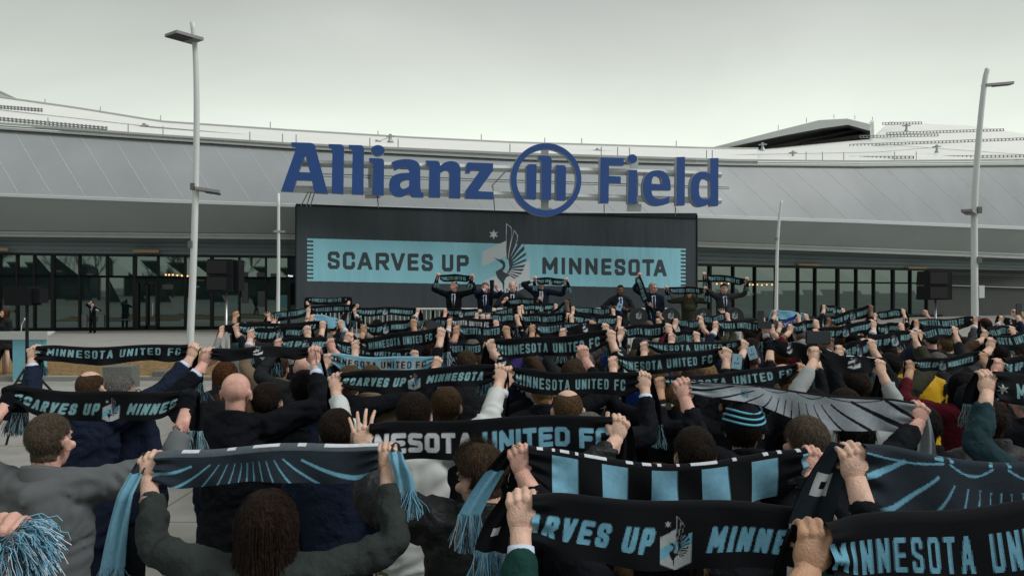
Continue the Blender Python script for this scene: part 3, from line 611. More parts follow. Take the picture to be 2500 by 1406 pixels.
# ================================================================ light poles
M_pole = mat('white_pole', (.60, .63, .63), .38, noise=.06, nscale=3, stretch=(1, 1, .2)); M_head = mat('luminaire_grey', (.22, .23, .23), .45); M_lens = mat('luminaire_lens', (.03, .033, .04), .3)
def pole(label, pts, Yd, r0, r1, heads, boxes, name='lamp_post'):
    base = P(pts[0][0], 703 + CAMH * FPX / Yd, Yd); t = thing(name, label, 'lamp post', base); pp = [P(a, b, Yd) - base for a, b in pts]; pp = [np.array((pp[0][0], 0, 0.))] + pp
    q = smoothpath(pp, 5); mb = MB(); mb.tube(q, np.linspace(r0, r1, len(q)), 16); mb.build('pole', M_pole, t, True)
    mb = MB(); mb.tube([(0, 0, 0), (0, 0, .06)], [r0 * 2, r0 * 1.9], 16); mb.build('base', M_pole, t)
    for (x, y, sx, ln, lift, wd) in heads:
        a = P(x, y, Yd) - base; d = unit((sx, -1.35 if sx < 0 else .35, 0)); w = unit(np.cross(d, (0, 0, 1))); up = np.array((0, 0, 1.))
        def q8(o0, L_, w_, h_, zf):
            V = []
            for dz in (0, -h_):
                for (l_, s_) in ((0, -1), (0, 1), (1, 1), (1, -1)): V.append(a + d * (o0 + l_ * L_) + w * s_ * w_ / 2 + up * (dz + zf * (o0 + l_ * L_)))
            return V, [(0, 1, 2, 3), (7, 6, 5, 4), (0, 4, 5, 1), (1, 5, 6, 2), (2, 6, 7, 3), (3, 7, 4, 0)]
        mb = MB(); mb.add(*q8(-.05, ln, wd, .075, lift)); h = mb.build('lamp_head', M_head, t)
        mb = MB(); V, F = q8(ln * .3, ln * .66, wd * .86, .01, lift); V = np.array(V) - (0, 0, .077); mb.add(V, F); mb.build('lens', M_lens, h)
        mb = MB()
        for i in range(5): V, F = q8(ln * .32, ln * .6, .012, .012, lift); V = np.array(V) - (0, 0, .09) + w * (i - 2) * wd * .16; mb.add(V, F)
        mb.build('lens_ridge', M_head, h)
    for (x, y, w_, h_) in boxes:
        mb = MB(); mb.box(P(x, y, Yd) - base + (0, -r0 * .9, 0), (w_, .1, h_)); mb.build('junction_box', mat('box_grey', (.12, .125, .12), .5), t)
pole('tall curved white lamp post standing left of the banner, two lamp heads', [(465, 825), (470, 700), (475, 560), (479, 400), (480, 250), (477, 130), (470, 55)], 19.5, .094, .062, [(478, 96, -1, .72, .0, .55), (482, 458, 1, .58, -.12, .36)], [(474, 457, .10, .17), (468.5, 597, .10, .17)])
pole('tall curved white lamp post behind the right part of the crowd, with a grey cabinet', [(2380, 800), (2379, 640), (2379, 520), (2385, 400), (2394, 290), (2404, 200), (2411, 168)], 23.5, .108, .07, [(2405, 206, 1, 1.15, .15, .2), (2372, 519, -1, 1.3, -.0, .3)], [(2386, 514, .12, .2), (2386, 635, .12, .2)])
t_ = [o for o in bpy.data.objects if o.name.startswith('lamp_post')][-1]
mb = MB(); mb.box(P(2394, 712, 23.5) - np.array(t_.location), (.16, .14, .38)); mb.build('cabinet', M_pole, t_)
pole('slim short white lamp post between the tall left post and the banner', [(679, 755), (680, 620), (680, 472)], 30, .075, .055, [(678, 563, -1, .25, 0, .12), (683, 563, 1, .25, 0, .12)], [])
pole('slim bent white lamp post right of the banner', [(1895, 765), (1896, 680), (1898, 600), (1903, 530), (1908, 490)], 33, .085, .05, [(1898, 580, -1, .3, 0, .12)], [])

# ================================================================ things on the plaza, left
M_blk = mat('black_plastic', (.006, .007, .009), .7, noise=.1, nscale=5, bump=.03, bscale=120, spec=.2); M_blk2 = mat('black_metal', (.008, .008, .010), .5, spec=.25)
M_chr = mat('speaker_stand_grey', (.35, .37, .37), .3, metal=.6)
def speaker(label, x0, x1, y0, y1, Yd, lab2):
    c = P((x0 + x1) / 2, (y0 + y1) / 2, Yd); w = (x1 - x0) / FPX * Yd; h = (y1 - y0) / FPX * Yd
    t = thing('loudspeaker', label, 'loudspeaker', (c[0], c[1], c[2] - h / 2))
    for k in (0, 1):
        mb = MB(); mb.box((-.1 * w, 0, h * (.25 + .5 * k)), (w * .78, .42, h * .49), rz=.12, tap=.94 if k else .97); b = mb.build('cabinet', M_blk, t)
        mb = MB(); mb.box((-.1 * w - .02, -.216, h * (.25 + .5 * k)), (w * .6, .02, h * .38), rz=.12); mb.build('grille', mat('black_grille', (.006, .006, .008), .8, bump=.2, bscale=200), b)
    mb = MB(); mb.box((.36 * w, .1, h * .5), (w * .2, .3, h * .93)); mb.build('side_panel', M_blk, t)
    mb = MB(); mb.box((-.05 * w, .0, h * .5), (w * .3, .06, .05)); mb.build('bracket', M_blk2, t)
    s = thing('speaker_stand', lab2, 'speaker stand', (c[0], c[1] + .05, 0)); top = c[2] - h / 2
    mb = MB(); mb.tube([(0, 0, .1), (0, 0, top)], [.035, .022], 8); mb.build('pole', M_chr, s, True); mb = MB(); mb.tube([(0, 0, 1.05), (0, 0, 1.18)], .05, 8); mb.build('collar', M_blk2, s)
    for k in range(3):
        a = k * 2.094 + .5; mb = MB(); mb.tube([(0, 0, .95), (.55 * math.cos(a), .55 * math.sin(a), .02)], .016, 6); mb.build('leg', M_chr, s)
speaker('stacked black loudspeaker on a grey stand left of the banner, beside the tall post', 512, 588, 633, 712, 14.2, 'grey tripod stand under the loudspeaker left of the banner')
speaker('stacked black loudspeaker high on a stand left of the tall right lamp post', 2250, 2324, 662, 732, 15.5, 'grey tripod stand under the loudspeaker by the right lamp post')
# black monitor box on a stand, far left, in front of the lectern
c = P(66, 722, 10.5); t = thing('loudspeaker', 'low wide black loudspeaker above the light blue lectern', 'loudspeaker', (c[0], c[1], c[2] - .12)); mb = MB(); mb.box((-.06, 0, .12), (.36, .25, .26), rz=-.1); mb.build('cabinet', M_blk, t); mb = MB(); mb.box((.17, .02, .12), (.1, .2, .2)); mb.build('side_panel', M_blk, t)
s = thing('speaker_stand', 'black tripod stand in front of the light blue lectern', 'speaker stand', (c[0], c[1], 0)); mb = MB(); mb.tube([(0, 0, .2), (0, 0, c[2] - .12)], .022, 8); mb.build('pole', M_blk2, s)
for k in range(3): a = k * 2.094 + .3; mb = MB(); mb.tube([(0, 0, 1.25), (1.0 * math.cos(a), 1.0 * math.sin(a), .02)], .016, 6); mb.build('leg', M_blk2, s)
# lectern
c = P(73, 805, 19.); t = thing('lectern', 'light blue lectern with a frosted top and a small microphone', 'lectern', (c[0], 19., 0))
mb = MB(); mb.box((0, 0, .58), (.66, .3, 1.06)); mb.build('front_panel', mat('lectern_blue', (.16, .42, .52), .5, noise=.05, nscale=4), t)
mb = MB(); mb.box((0, -.03, 1.17), (1.12, .30, .02), rx=.3); mb.box((0, -.24, 1.14), (1.16, .02, .2)); mb.build('top', mat('frosted_acrylic', (.42, .44, .42), .3), t)
mb = MB(); mb.tube([(-.22, 0, 1.22), (-.2, 0, 1.40), (-.12, -.02, 1.52)], .008, 6); mb.ell((-.11, -.03, 1.53), (.018, .018, .03), 8, 6); mb.build('microphone', mat('mic_white', (.7, .7, .7), .3), t)
for sx in (-.27, .27): mb = MB(); mb.box((sx, .02, .03), (.06, .4, .06)); mb.build('foot', mat('frosted_acrylic', (.42, .44, .42), .3), t)
# stone blocks
for (x, y0, w, h, Yd, lb) in ((296, 893, 68, 50, 17.6, 'grey stone seat block on the plaza behind the navy suited man'), (395, 905, 30, 40, 19.2, 'small dark stone block beside the planting bed')):
    c = P(x, 900, Yd); t = MB(); ww = w / FPX * Yd; hh = CAMH - (y0 - 703) / FPX * Yd; t.box((0, 0, hh / 2), (ww, .5, hh), rz=.1, tap=.97); o = t.build('stone_block', mat('granite', (.12, .125, .115), .8, noise=.25, nscale=25, bump=.1, bscale=30), None, False, (c[0], Yd, 0)); tag(o, lb, 'stone block')

# ================================================================ stage
M_stage = mat('stage_black', (.02, .02, .022), .7); M_rail = mat('white_rail', (.55, .57, .57), .4)
SZ = .62
stg = thing('stage', 'low black stage with a white guard rail in front of the banner', 'stage', (1, 18, 0))
mb = MB(); mb.box((0, .2, SZ - .05), (11.5, 4.2, .1)); mb.build('deck', M_stage, stg); mb = MB(); mb.box((0, .25, (SZ - .1) / 2), (11.3, 4.0, SZ - .1)); mb.build('skirt', M_stage, stg)
def railing(name, p0, p1, z0, h, lb=None, parent=None, n=None):
    p0 = np.array(p0, float); p1 = np.array(p1, float); Ln = np.linalg.norm(p1 - p0); t = parent or thing(name, lb, 'railing', (*((p0 + p1) / 2), z0)); off = np.array((p0 + p1) / 2) if parent is None else np.array(parent.location)[:2]; zz = 0 if parent is None else z0
    a = np.append(p0 - off, 0); b = np.append(p1 - off, 0); mb = MB(); mb.tube([a + (0, 0, zz + h), b + (0, 0, zz + h)], .03, 8); mb.build('top_rail', M_rail, t); mb = MB(); mb.tube([a + (0, 0, zz + .12), b + (0, 0, zz + .12)], .02, 6); mb.build('bottom_rail', M_rail, t)
    nb = int(Ln / .115); me = None
    for i in range(nb + 1):
        q = a + (b - a) * i / nb
        if me is None: mb = MB(); mb.box((0, 0, h / 2 + .05), (.022, .022, h - .12)); me = mb.mesh('baluster', M_rail)
        o = link('baluster', me, t, tuple(q + (0, 0, zz)))
    return t
railing('railing', (-5.4, 20.4), (4.2, 20.4), SZ, 1.12, parent=stg)
railing('railing', (5.6, 17.2), (6.6, 13.2), 0, 1.35, 'white guard rail sloping down at the right end of the stage')

# ================================================================ behind the camera: what the glass reflects
M_bark = mat('bare_bark', (.06, .05, .04), .9); M_far = mat('far_brick', (.045, .05, .05), .9, noise=.2, nscale=.3)
def bare_tree(lb, x, y, h, seed):
    r = random.Random(seed); t = thing('bare_tree', lb, 'tree', (x, y, 0)); mb = MB(); mb.tube([(0, 0, 0), (.1, 0, h * .25), (0, .1, h * .5)], [.28, .2, .13], 7); mb.build('trunk', M_bark, t, True); mb = MB()
    def br(p, d, l, ra, k):
        q = p + d * l; mb.tube([p, (p + q) / 2 + np.array((r.uniform(-.1, .1), r.uniform(-.1, .1), .05)) * l, q], [ra, ra * .8, ra * .6], 4)
        if k > 0:
            for _ in range(4): br(p + (q - p) * r.uniform(.5, 1), unit(d + np.array((r.uniform(-.8, .8), r.uniform(-.8, .8), r.uniform(-.1, .7)))), l * .66, ra * .6, k - 1)
    for _ in range(7): br(np.array((0, 0, h * r.uniform(.22, .5))), unit((r.uniform(-1, 1), r.uniform(-1, 1), 1.0)), h * .26, .08, 3)
    mb.build('crown', M_bark, t)
for i, (x, h) in enumerate(((-46, 12), (-33, 15), (-24, 10), (-12, 14), (3, 11), (16, 15), (31, 12), (47, 14))): bare_tree('bare tree %s across the street behind the viewer' % ('ABCDEFGH'[i]) if 0 else 'leafless street tree behind the viewer, ' + ('leftmost', 'second from the left', 'third from the left', 'left of the middle', 'right of the middle', 'third from the right', 'second from the right', 'rightmost')[i], x, -55 - (i * 7 % 5) * 3, h, i)
for i, (x, w, h) in enumerate(((-60, 45, 6.5), (-8, 50, 5.), (50, 55, 7.5))):
    t = thing('brick_building', ('low brick shop row behind the viewer at the left', 'low flat brick building directly behind the viewer', 'taller brick building behind the viewer at the right')[i], 'building', (x, -95, 0)); mb = MB(); mb.box((0, 0, h / 2), (w, 14, h)); mb.build('wall', M_far, t); mb = MB(); mb.box((0, 0, h + .2), (w + .6, 14.6, .4)); mb.build('roof', M_edged, t)
    for k in range(int(w / 5)): mb = MB(); mb.box((-w / 2 + 3 + k * 5, 7.06, 2), (3, .1, 2.2)); mb.build('window', M_inn2, t)
# ================================================================ people
SKIN = {'light': mat('skin_light', (.60, .395, .305), .55, noise=.20, nscale=24, spec=.3, bump=.10, bscale=150), 'pink': mat('skin_pink', (.60, .345, .28), .5, noise=.22, nscale=24, spec=.3, bump=.10, bscale=150),
        'tan': mat('skin_tan', (.42, .245, .16), .55, noise=.20, nscale=24, spec=.3, bump=.10, bscale=150), 'brown': mat('skin_brown', (.11, .052, .032), .5, noise=.12, nscale=30, spec=.4, bump=.04, bscale=90)}
CLOTH = {}
def cloth(name, col, rough=.85, kind=0):
    k = name
    if k not in CLOTH: CLOTH[k] = mat('cloth_' + name, col, rough, noise=(.07 if max(col) > .1 else .16), nscale=5, bump=(.22 if kind == 1 else .10 if max(col) > .1 else .2), bscale=(16 if kind == 1 else 7 if max(col) > .1 else 22), spec=.10 if kind != 1 else .22, sheen=.0)
    return CLOTH[k]
cloth('black', (.0050, .0065, .0095)); cloth('puffer_black', (.010, .011, .013), .55, 1); cloth('navy', (.010, .016, .034)); cloth('charcoal', (.018, .021, .024)); cloth('grey', (.105, .115, .12), .8); cloth('slate_green', (.030, .038, .036))
cloth('olive', (.034, .036, .022)); cloth('white', (.50, .53, .52), .8); cloth('tan', (.22, .14, .07)); cloth('maroon', (.085, .008, .016)); cloth('yellow', (.50, .29, .01), .6); cloth('forest', (.010, .045, .038)); cloth('teal', (.016, .04, .05)); cloth('blue', (.012, .04, .22))
cloth('brown', (.05, .03, .018)); cloth('lightgrey', (.30, .33, .33)); cloth('purple', (.03, .02, .10)); cloth('suit_grey', (.035, .038, .042)); cloth('shirt', (.55, .62, .78), .7); cloth('red', (.30, .03, .03)); cloth('jeans', (.014, .030, .055)); cloth('khaki', (.16, .12, .08)); cloth('silver', (.2, .215, .22))
HAIRC = {'umber': (.030, .018, .013), 'ash': (.10, .078, .055), 'brown': (.060, .038, .022), 'dark': (.020, .012, .008), 'black': (.005, .005, .005), 'blond': (.30, .19, .085), 'grey': (.17, .165, .155), 'white': (.44, .42, .38), 'auburn': (.10, .04, .016), 'sandy': (.12, .075, .038), 'light_brown': (.085, .05, .026)}
HAIRM = {k: mat('hair_' + k, tuple(q * 1.15 for q in v), .72, noise=.25, nscale=70, spec=.14, stretch=(1, 1, .3), bump=.5, bscale=160) for k, v in HAIRC.items()}

def head_parts(mb):
    e = mb.ell                                                    # origin: centre of the head; +Y front; chin -.115, top +.12
    e((0, -.012, .035), (.076, .093, .085), 20, 14); e((0, .018, -.03), (.060, .070, .080), 16, 12); e((0, .045, -.075), (.037, .036, .034), 12, 10)
    e((0, .082, .028), (.046, .016, .014), 12, 8); mb.tube([(0, .085, .018), (0, .104, -.014), (0, .112, -.028)], [.009, .012, .012], 8); e((0, .104, -.034), (.018, .012, .009), 10, 8)
    e((0, .082, -.062), (.022, .012, .006), 10, 8); e((0, .080, -.073), (.019, .012, .006), 10, 8)
    for s in (-1, 1):
        e((s * .046, .062, -.02), (.022, .022, .02), 10, 8)
        R = np.array(Matrix.Rotation(-s * .35, 3, 'Z') @ Matrix.Rotation(.15, 3, 'X'))
        e((s * .081, -.012, -.005), (.008, .019, .032), 12, 8, R); e((s * .084, -.020, .012), (.008, .012, .018), 8, 8, R)
    mb.tube([(0, -.020, -.02), (0, -.026, -.09), (0, -.035, -.16), (0, -.03, -.2)], [.054, .052, .056, .075], 14)
HEADS = {}
for lod, v in (('hi', .0066), ('mid', .0122), ('lo', .0195)):
    mb = MB(); head_parts(mb); V, F, Nn = remesh(mb, v, 2); HEADS[lod] = (V, F, Nn)
def hand_parts(mb, style='fist', glove=0.):
    """left hand seen from behind: wrist at origin, +Z to the knuckles, back of the hand to -Y, thumb on the +X side"""
    g = glove; T = mb.tube
    T([(0, .004, -.05), (0, .003, -.01), (0, .002, .01)], [.028 + g, .026 + g, .030 + g], 12, flat=.8, ref=(0, 1, 0))
    mb.ell((.002, .002, .045), (.040 + g, .017 + g, .046), 16, 10); mb.ell((.022, .016, .030), (.019 + g, .017 + g, .030), 10, 8); mb.ell((-.018, .010, .038), (.018 + g, .016 + g, .034), 10, 8)
    xs = (.031, .0105, -.0105, -.031); ln = (.95, 1.05, 1., .84)
    for i, (x, l) in enumerate(zip(xs, ln)):
        r = (.0090 if i < 3 else .0081) + g * .8; z0 = (.083, .087, .084, .077)[i]
        mb.ell((x, -.006, z0 - .002), (.0112 + g, .012 + g, .013 + g), 8, 6)
        if style == 'open':
            a = (.30, .10, -.10, -.34)[i] ; pts = [(x, 0, z0 - .015), (x + math.sin(a)*.042*l, .005, z0 + .040*l), (x + math.sin(a)*.066*l, .012, z0 + .064*l), (x + math.sin(a)*.084*l, .02, z0 + .082*l)]; T(pts, [r, r*.95, r*.88, r*.7], 8)
        else:
            c = .012 if style == 'loose' else 0
            pts = [(x, -.002, z0 - .015), (x*1.02, -.004, z0), (x*1.0, .020 + c, z0 + .024*l), (x*.97, .040 + c, z0 + .020*l + c), (x*.93, .052 + c, z0 - .004 + c), (x*.9, .040 + c, z0 - .028), (x*.9, .028 + c, z0 - .030)]
            T(smoothpath(pts, 2), r * np.array([1, 1.0, 1.04, 1.02, 1.0, .98, 1.0, 1.0, .97, .95, .93, .9, .8]), 8)
    if style == 'thumb': T(smoothpath([(.022, .006, .018), (.044, .002, .045), (.056, -.002, .075), (.062, -.006, .102)], 3), np.linspace(.0145, .0092, 10) + g, 8)
    elif style == 'open': T(smoothpath([(.022, .010, .015), (.052, .014, .040), (.070, .020, .062), (.082, .026, .078)], 3), np.linspace(.0145, .009, 10) + g, 8)
    else: T(smoothpath([(.022, .012, .015), (.044, .022, .038), (.046, .042, .060), (.030, .058, .074)], 3), np.linspace(.0145, .0098, 10) + g, 8)
HANDS = {}
for st_ in ('fist', 'thumb', 'open', 'loose'):
    for lod, v, sm in (('hi', .0036, 2), ('mid', .0066, 1), ('lo', .0105, 0)):
        mb = MB(); hand_parts(mb, st_); V, F, _ = remesh(mb, v, sm); HANDS[(st_, lod)] = (V, F)
for lod, v in (('hi', .005), ('mid', .007), ('lo', .010)):
    mb = MB(); hand_parts(mb, 'fist', .0035); V, F, _ = remesh(mb, v, 2); HANDS[('glove', lod)] = (V, F)

def flowdir(p):
    """hair flows from the crown whorl outward and down"""
    c = np.array((.01, -.05, .125)); d = p - c; n = unit(p - np.array((0, -.01, .03))); d = d - n * np.dot(d, n); return unit(d + (0, 0, -.05))
def scalp_mask(V, style):
    x, y, z = V.T; front = .075 if style != 'receding' else .035
    lim = np.where(y > .03, .062 + (y - .03) * .35, np.where(y > -.02, .062 - (.03 - y) * 1.0, -.045 + 0 * y)); lim = np.where(y < -.035, -.065, lim)
    if style in ('long', 'bob'): lim = np.where(y > .045, .066, np.where(y > .0, .05 - (.045 - y) * 2.6, -.09))
    m = (z - lim) / .02
    ear = np.hypot(y + .012, z + .002); m = np.where((np.abs(x) > .071) & (ear < .036), -1, m)
    if style == 'receding': d = np.hypot(np.hypot(x * .9, y + .01), (z - .12)); m = np.minimum(m, (np.hypot(x / .052, (y - .01) / .085) - 1) * 3 + np.where(z < .06, 4, 0))
    m = np.where(z < -.10, -1, m)
    return np.clip(m, -1, 1)
HAIR = {}
def hair_mesh(style, lod):
    key = (style, lod)
    if key in HAIR: return HAIR[key]
    rng = np.random.default_rng(abs(hash(style)) % 1000 if 0 else len(style) * 7 + ord(style[0])); V, F, Nn = HEADS[lod]; m = scalp_mask(V, style)
    th = {'short': .013, 'buzz': .0045, 'receding': .0035, 'medium': .022, 'long': .016, 'bob': .022, 'curly': .030, 'quiff': .016}[style]
    nz = vnoise(V * 55, 3); nz2 = vnoise(V * 18, 5); t = th * np.clip((m + .15) / .8, 0, 1) ** .6 * (.65 + .35 * nz + .45 * nz2)
    if style == 'quiff': t *= 1 + 1.6 * np.clip((V[:, 1] - .0) / .06, 0, 1) * (V[:, 2] > .06) ; t *= np.where(V[:, 2] < .03, .35, 1)
    if style in ('short', 'medium'): t *= np.where(V[:, 2] < -.01, .6, 1)
    mb = MB(); keep = (m[F] > -.15).all(1); Vh = V + Nn * (t - .001)[:, None]; mb.add(Vh, F[keep])
    def strand(root, pts, r, n=3): mb.tube(pts, r, 3, cap=False)
    hi = lod == 'hi'
    idx = np.flatnonzero(m > .1)
    if style in ('short', 'buzz', 'receding', 'medium', 'curly', 'quiff'):
        ns = {'hi': 6500, 'mid': 1000, 'lo': 100}[lod]; Ls = {'short': .026, 'buzz': .009, 'receding': .012, 'medium': .045, 'curly': .03, 'quiff': .032}[style]; w = {'hi': .0007, 'mid': .0016, 'lo': .004}[lod]
        sel = rng.choice(idx, ns) if ns else []
        for i in sel:
            p = Vh[i] + rng.normal(0, .0025, 3) - Nn[i] * .003; d = flowdir(p); n = Nn[i]; l = Ls * rng.uniform(.6, 1.3)
            if style == 'quiff':
                if V[i, 2] < .04: l *= .35
                elif V[i, 1] > 0: d = unit(np.array((.5, -.25, .55)))
            if style == 'curly': d = unit(d + rng.normal(0, .9, 3))
            lift = (.34 if style != 'buzz' else .8); j = rng.normal(0, .09, 3)
            q = np.array([p, p + (d * .55 + n * lift * .5 + j) * l * .55, p + (d + n * lift * .35 + j * 1.3) * l])
            s = unit(np.cross(n, d)) * w; mb.add([q[0] - s, q[0] + s, q[1] + s, q[1] - s, q[2] + s*.3, q[2] - s*.3], [(0, 1, 2, 3), (3, 2, 4, 5)])
    else:
        ns = {'hi': 5200, 'mid': 420, 'lo': 110}[lod]; drop = {'long': .34, 'bob': .12}[style]; w = {'hi': .0008, 'mid': .0035, 'lo': .009}[lod]
        sel = rng.choice(idx, ns)
        for i in sel:
            p = Vh[i] + Nn[i] * rng.uniform(-.004, .006); l = rng.uniform(.75, 1.05) * drop; pts = [p]; q = p.copy(); zend = -.10 - l
            side = math.atan2(p[0], -(p[1] + .01)); ns_ = 9 if hi else 6
            for k in range(ns_):
                if q[2] > -.02: q = q + flowdir(q) * .03; c = np.array((0, -.01, .03)); dd = (q - c) / (.094, .112, .105); rr_ = np.linalg.norm(dd); q = c + (q - c) / max(rr_, .6) * 1.0 if rr_ < 1 else q
                else:
                    step = max(.012, (q[2] - zend) / max(1, ns_ - k)); q = q + np.array((p[0] * .10 + .006 * math.sin(q[2] * 45 + i), (-.013 if q[2] < -.07 and q[1] > -.165 and p[1] < .02 else -.003) + .003 * math.sin(q[2] * 30 + i * .7), -step))
                pts.append(q.copy())
            pts = np.array(pts); pts[:, 1] = np.minimum(pts[:, 1], .05)
            out_ = unit(np.array((p[0], p[1] + .01, 0)) + 1e-6); s = unit(np.cross(out_, (0, 0, 1))) * w; n_ = len(pts); wd = np.linspace(1, .35, n_)[:, None]
            VV = np.vstack([pts - s * wd, pts + s * wd]); FF = [(k, k + 1, n_ + k + 1, n_ + k) for k in range(n_ - 1)]; mb.add(VV, FF)
        # soft inner mass of the falling hair
        z = np.linspace(.03, -.08 - drop * .9, 8); VV = []; nn = 14
        for k, zz in enumerate(z):
            for a in np.linspace(-2.0, 2.0, nn): rx = .082 + .010 * k / 7 - (.02 if k == 7 else 0); VV.append((math.sin(a) * rx, -.012 - math.cos(a) * (.092 - .004 * k) + (0 if zz > -.06 else min(.05, (-.06 - zz) * .6) * -1 * max(0, math.cos(a))), zz))
        FF = [(k * nn + j, k * nn + j + 1, (k+1) * nn + j + 1, (k+1) * nn + j) for k in range(7) for j in range(nn - 1)]; mb.add(VV, FF)
    me = mb.mesh('hair', [HAIRM['brown']], True); HAIR[key] = me; return me

def hat_mesh(kind, V, F, Nn):
    x, y, z = V.T; mb = MB()
    lim = {'beanie': .035, 'cap': .045, 'hood': -.2}[kind] - np.where(y < 0, .035, 0) * (1 if kind == 'beanie' else .3); m = z > lim; keep = m[F].all(1)
    t = {'beanie': .016, 'cap': .013, 'hood': .022}[kind]; Vh = V + Nn * (t + .004 * vnoise(V * 30, 2))[:, None]
    if kind == 'beanie': Vh[:, 2] += np.clip((V[:, 2] - .06) / .06, 0, 1) * .02
    if kind == 'hood': keep &= ~((y > .045)[F].all(1)); Vh[:, 1] -= .012
    mb.add(Vh, F[keep]); 
    if kind == 'cap': mb.tube([(-.05, .08, .05), (0, .125, .045), (.05, .08, .05)], [.03, .045, .03], 8, flat=.12, ref=(0, 0, 1))
    return mb
def fold_noise(V, amp, s=0, fz=1.):
    q = V * np.array((9, 9, 22 * fz)); w = vnoise(V * 6, s + 1)[:, None] * 4; a = vnoise(q + w, s); b = vnoise(V * 26 + w, s + 3); r = 1 - np.abs(a * 2 - 1); return amp * (1.3 * (r - .5) + .5 * (b - .5))
def ik(S, T, l1, l2, pole):
    d = T - S; L_ = np.linalg.norm(d); mx = (l1 + l2) * .995
    if L_ > mx: k = L_ / mx; l1 *= k; l2 *= k
    a = (l1*l1 - l2*l2 + L_*L_) / (2 * L_); h = math.sqrt(max(0, l1*l1 - a*a)); u = d / L_; p = pole - u * np.dot(pole, u); return S + u * a + unit(p) * h
NP_ = 0
def person(label, x, y, s, hl=None, hr=None, yaw=0., look=(0, 0), lod='mid', skin='light', hair='short', hc='brown', top='black', legs='black', female=False, hat=None, hatm='black', cuff=None, style=('fist', 'fist'), glove=False, fat=1., group=None,
           bare=.055, puffer=False, coat=False, suit=False, floor=0., tie=None, glasses=False, pole=None, handrot=None, face=False, collar=True, headdx=(0, 0, 0), wr=1., walk=False):
    """a standing person; hl / hr are the world places of the left and right fists (None: arm hangs)"""
    global NP_; NP_ += 1; sd_ = NP_ * 3.7
    R = np.array(Matrix.Rotation(yaw, 3, 'Z')); org = np.array((x, y, floor)); loc = lambda p: (np.asarray(p, float) - org) @ R
    k = s / 1.75; gw = (.90 if female else 1.) * fat; t = thing('person', label, 'person', tuple(org), yaw, group)
    hc_ = np.array((0, .03, s - .12 * 1.0 - .005)) + np.array(headdx); RH = np.array(Matrix.Rotation(look[0], 3, 'Z') @ Matrix.Rotation(look[1], 3, 'X'))
    shz = s - .33 * k; nb = np.array((0, -.005, s - .285 * k)); voxel = {'hi': .0135, 'mid': .027, 'lo': .042}[lod]; na = {'hi': 16, 'mid': 12, 'lo': 8}[lod]
    hands = []; jk = MB(); core = MB(); skinmb = MB()
    HV, HF, _ = HEADS[lod]; skinmb.add(HV @ RH.T + hc_, HF)
    for side, tgt in ((-1, hl), (1, hr)):
        sh = np.array((side * .175 * gw * k, 0, shz))
        if tgt is None:
            hang = np.array((side * (.27 * gw), .03, s * .47)); w = hang; el = np.array((side * .27 * gw, -.02, s * .63)); up = False; hd = np.array((0, .1, -1.)); backn = np.array((side * .8, -.5, 0))
        else:
            T = loc(tgt); up = T[2] > shz - .05
            hd0 = unit(T - sh)
            if up: sh = sh + np.array((side * -.012, .015, .045)) * min(1, (T[2] - shz + .1) / .25)
            pl = np.array((side * 1.0, -.15, -.55)) if pole is None else np.array((side * pole[0], pole[1], pole[2])); hdir = unit(np.array((hd0[0] * .3, .05, 1.))) if up else unit(hd0 + (0, 0, .2)); w = T - hdir * .058
            el = ik(sh, w, .285 * k, .265 * k, pl); fd = unit(w - el); hd = unit(fd * .55 + np.array((0, .12, .7))) if up else unit(fd + (0, 0, .25)); w = T - hd * .058; fd = unit(w - el); backn = np.array((0, -1., .12)) if up else unit(np.array((side * .2, -.4, .8)) if yaw < 1.5 else np.array((0, .6, .8)))
            if handrot is not None and handrot[0 if side < 0 else 1]:
                hr_ = handrot[0 if side < 0 else 1]; hd = unit(np.array(hr_[0])); backn = unit(np.array(hr_[1])); w = T - hd * .058; fd = unit(w - el)
        # hand
        if tgt is not None and yaw > 1.5 and handrot is None: backn = np.array((0, 1., .1)); 
        zc = hd; yc = -(backn - zc * np.dot(backn, zc)); yc = unit(yc); xc = np.cross(yc, zc); Rm = np.stack([xc, yc, zc], 1)
        st_ = style[0 if side < 0 else 1]; key = 'glove' if glove else st_; V0, F0 = HANDS[(key, lod)]; V0 = V0 * (.93 if female else 1.) * wr
        mir = side > 0
        if mir: V0 = V0 * (-1, 1, 1); F0 = F0[:, ::-1]
        VH = V0 @ Rm.T + w
        fdir = unit(w - el); bw = bare if tgt is not None else .03
        if glove:
            g_ = MB(); g_.add(VH, F0); g_.build('glove', cloth('black', (0, 0, 0)), t, True); skinmb.add(V0 * .9 @ Rm.T + w, F0) if 0 else None
        else: skinmb.add(VH, F0)
        sw = w - fdir * bw
        skinmb.tube([el * .3 + w * .7, sw, w + fdir * .012], [.036, .030, .026], na)
        mid = (sh + el) / 2; fm = (el + sw) / 2; pf = 1.28 if puffer else (1.12 if coat or suit else 1.)
        jk.tube(smoothpath([sh - unit(el - sh) * .03, mid, el, fm, sw], 3), np.interp(np.linspace(0, 4, 13), [0, 1, 2, 3, 4], np.array([.072, .060, .052, .048, .040]) * pf * fat ** .5 * (.93 if female else 1)), na)
        jk.ell(sh, (.073 * pf, .075 * pf, .070), 12, 8); jk.tube([np.array((side * .05, -.01, shz + .03)), sh + (0, 0, .01)], [.085, .066], na)
        core.tube([sh, el, w], [.04, .035, .028], 6)
        if tgt is not None and cuff and not glove:
            mb = MB(); mb.tube([sw - fdir * .012, sw + fdir * .020], [.037, .035], na); mb.build('shirt_cuff', cloth(cuff, (1, 1, 1)), t, True)
        hands.append((w, hd, Rm, el))
    # torso
    wz = {0: (.60 if coat else .45)}[0]
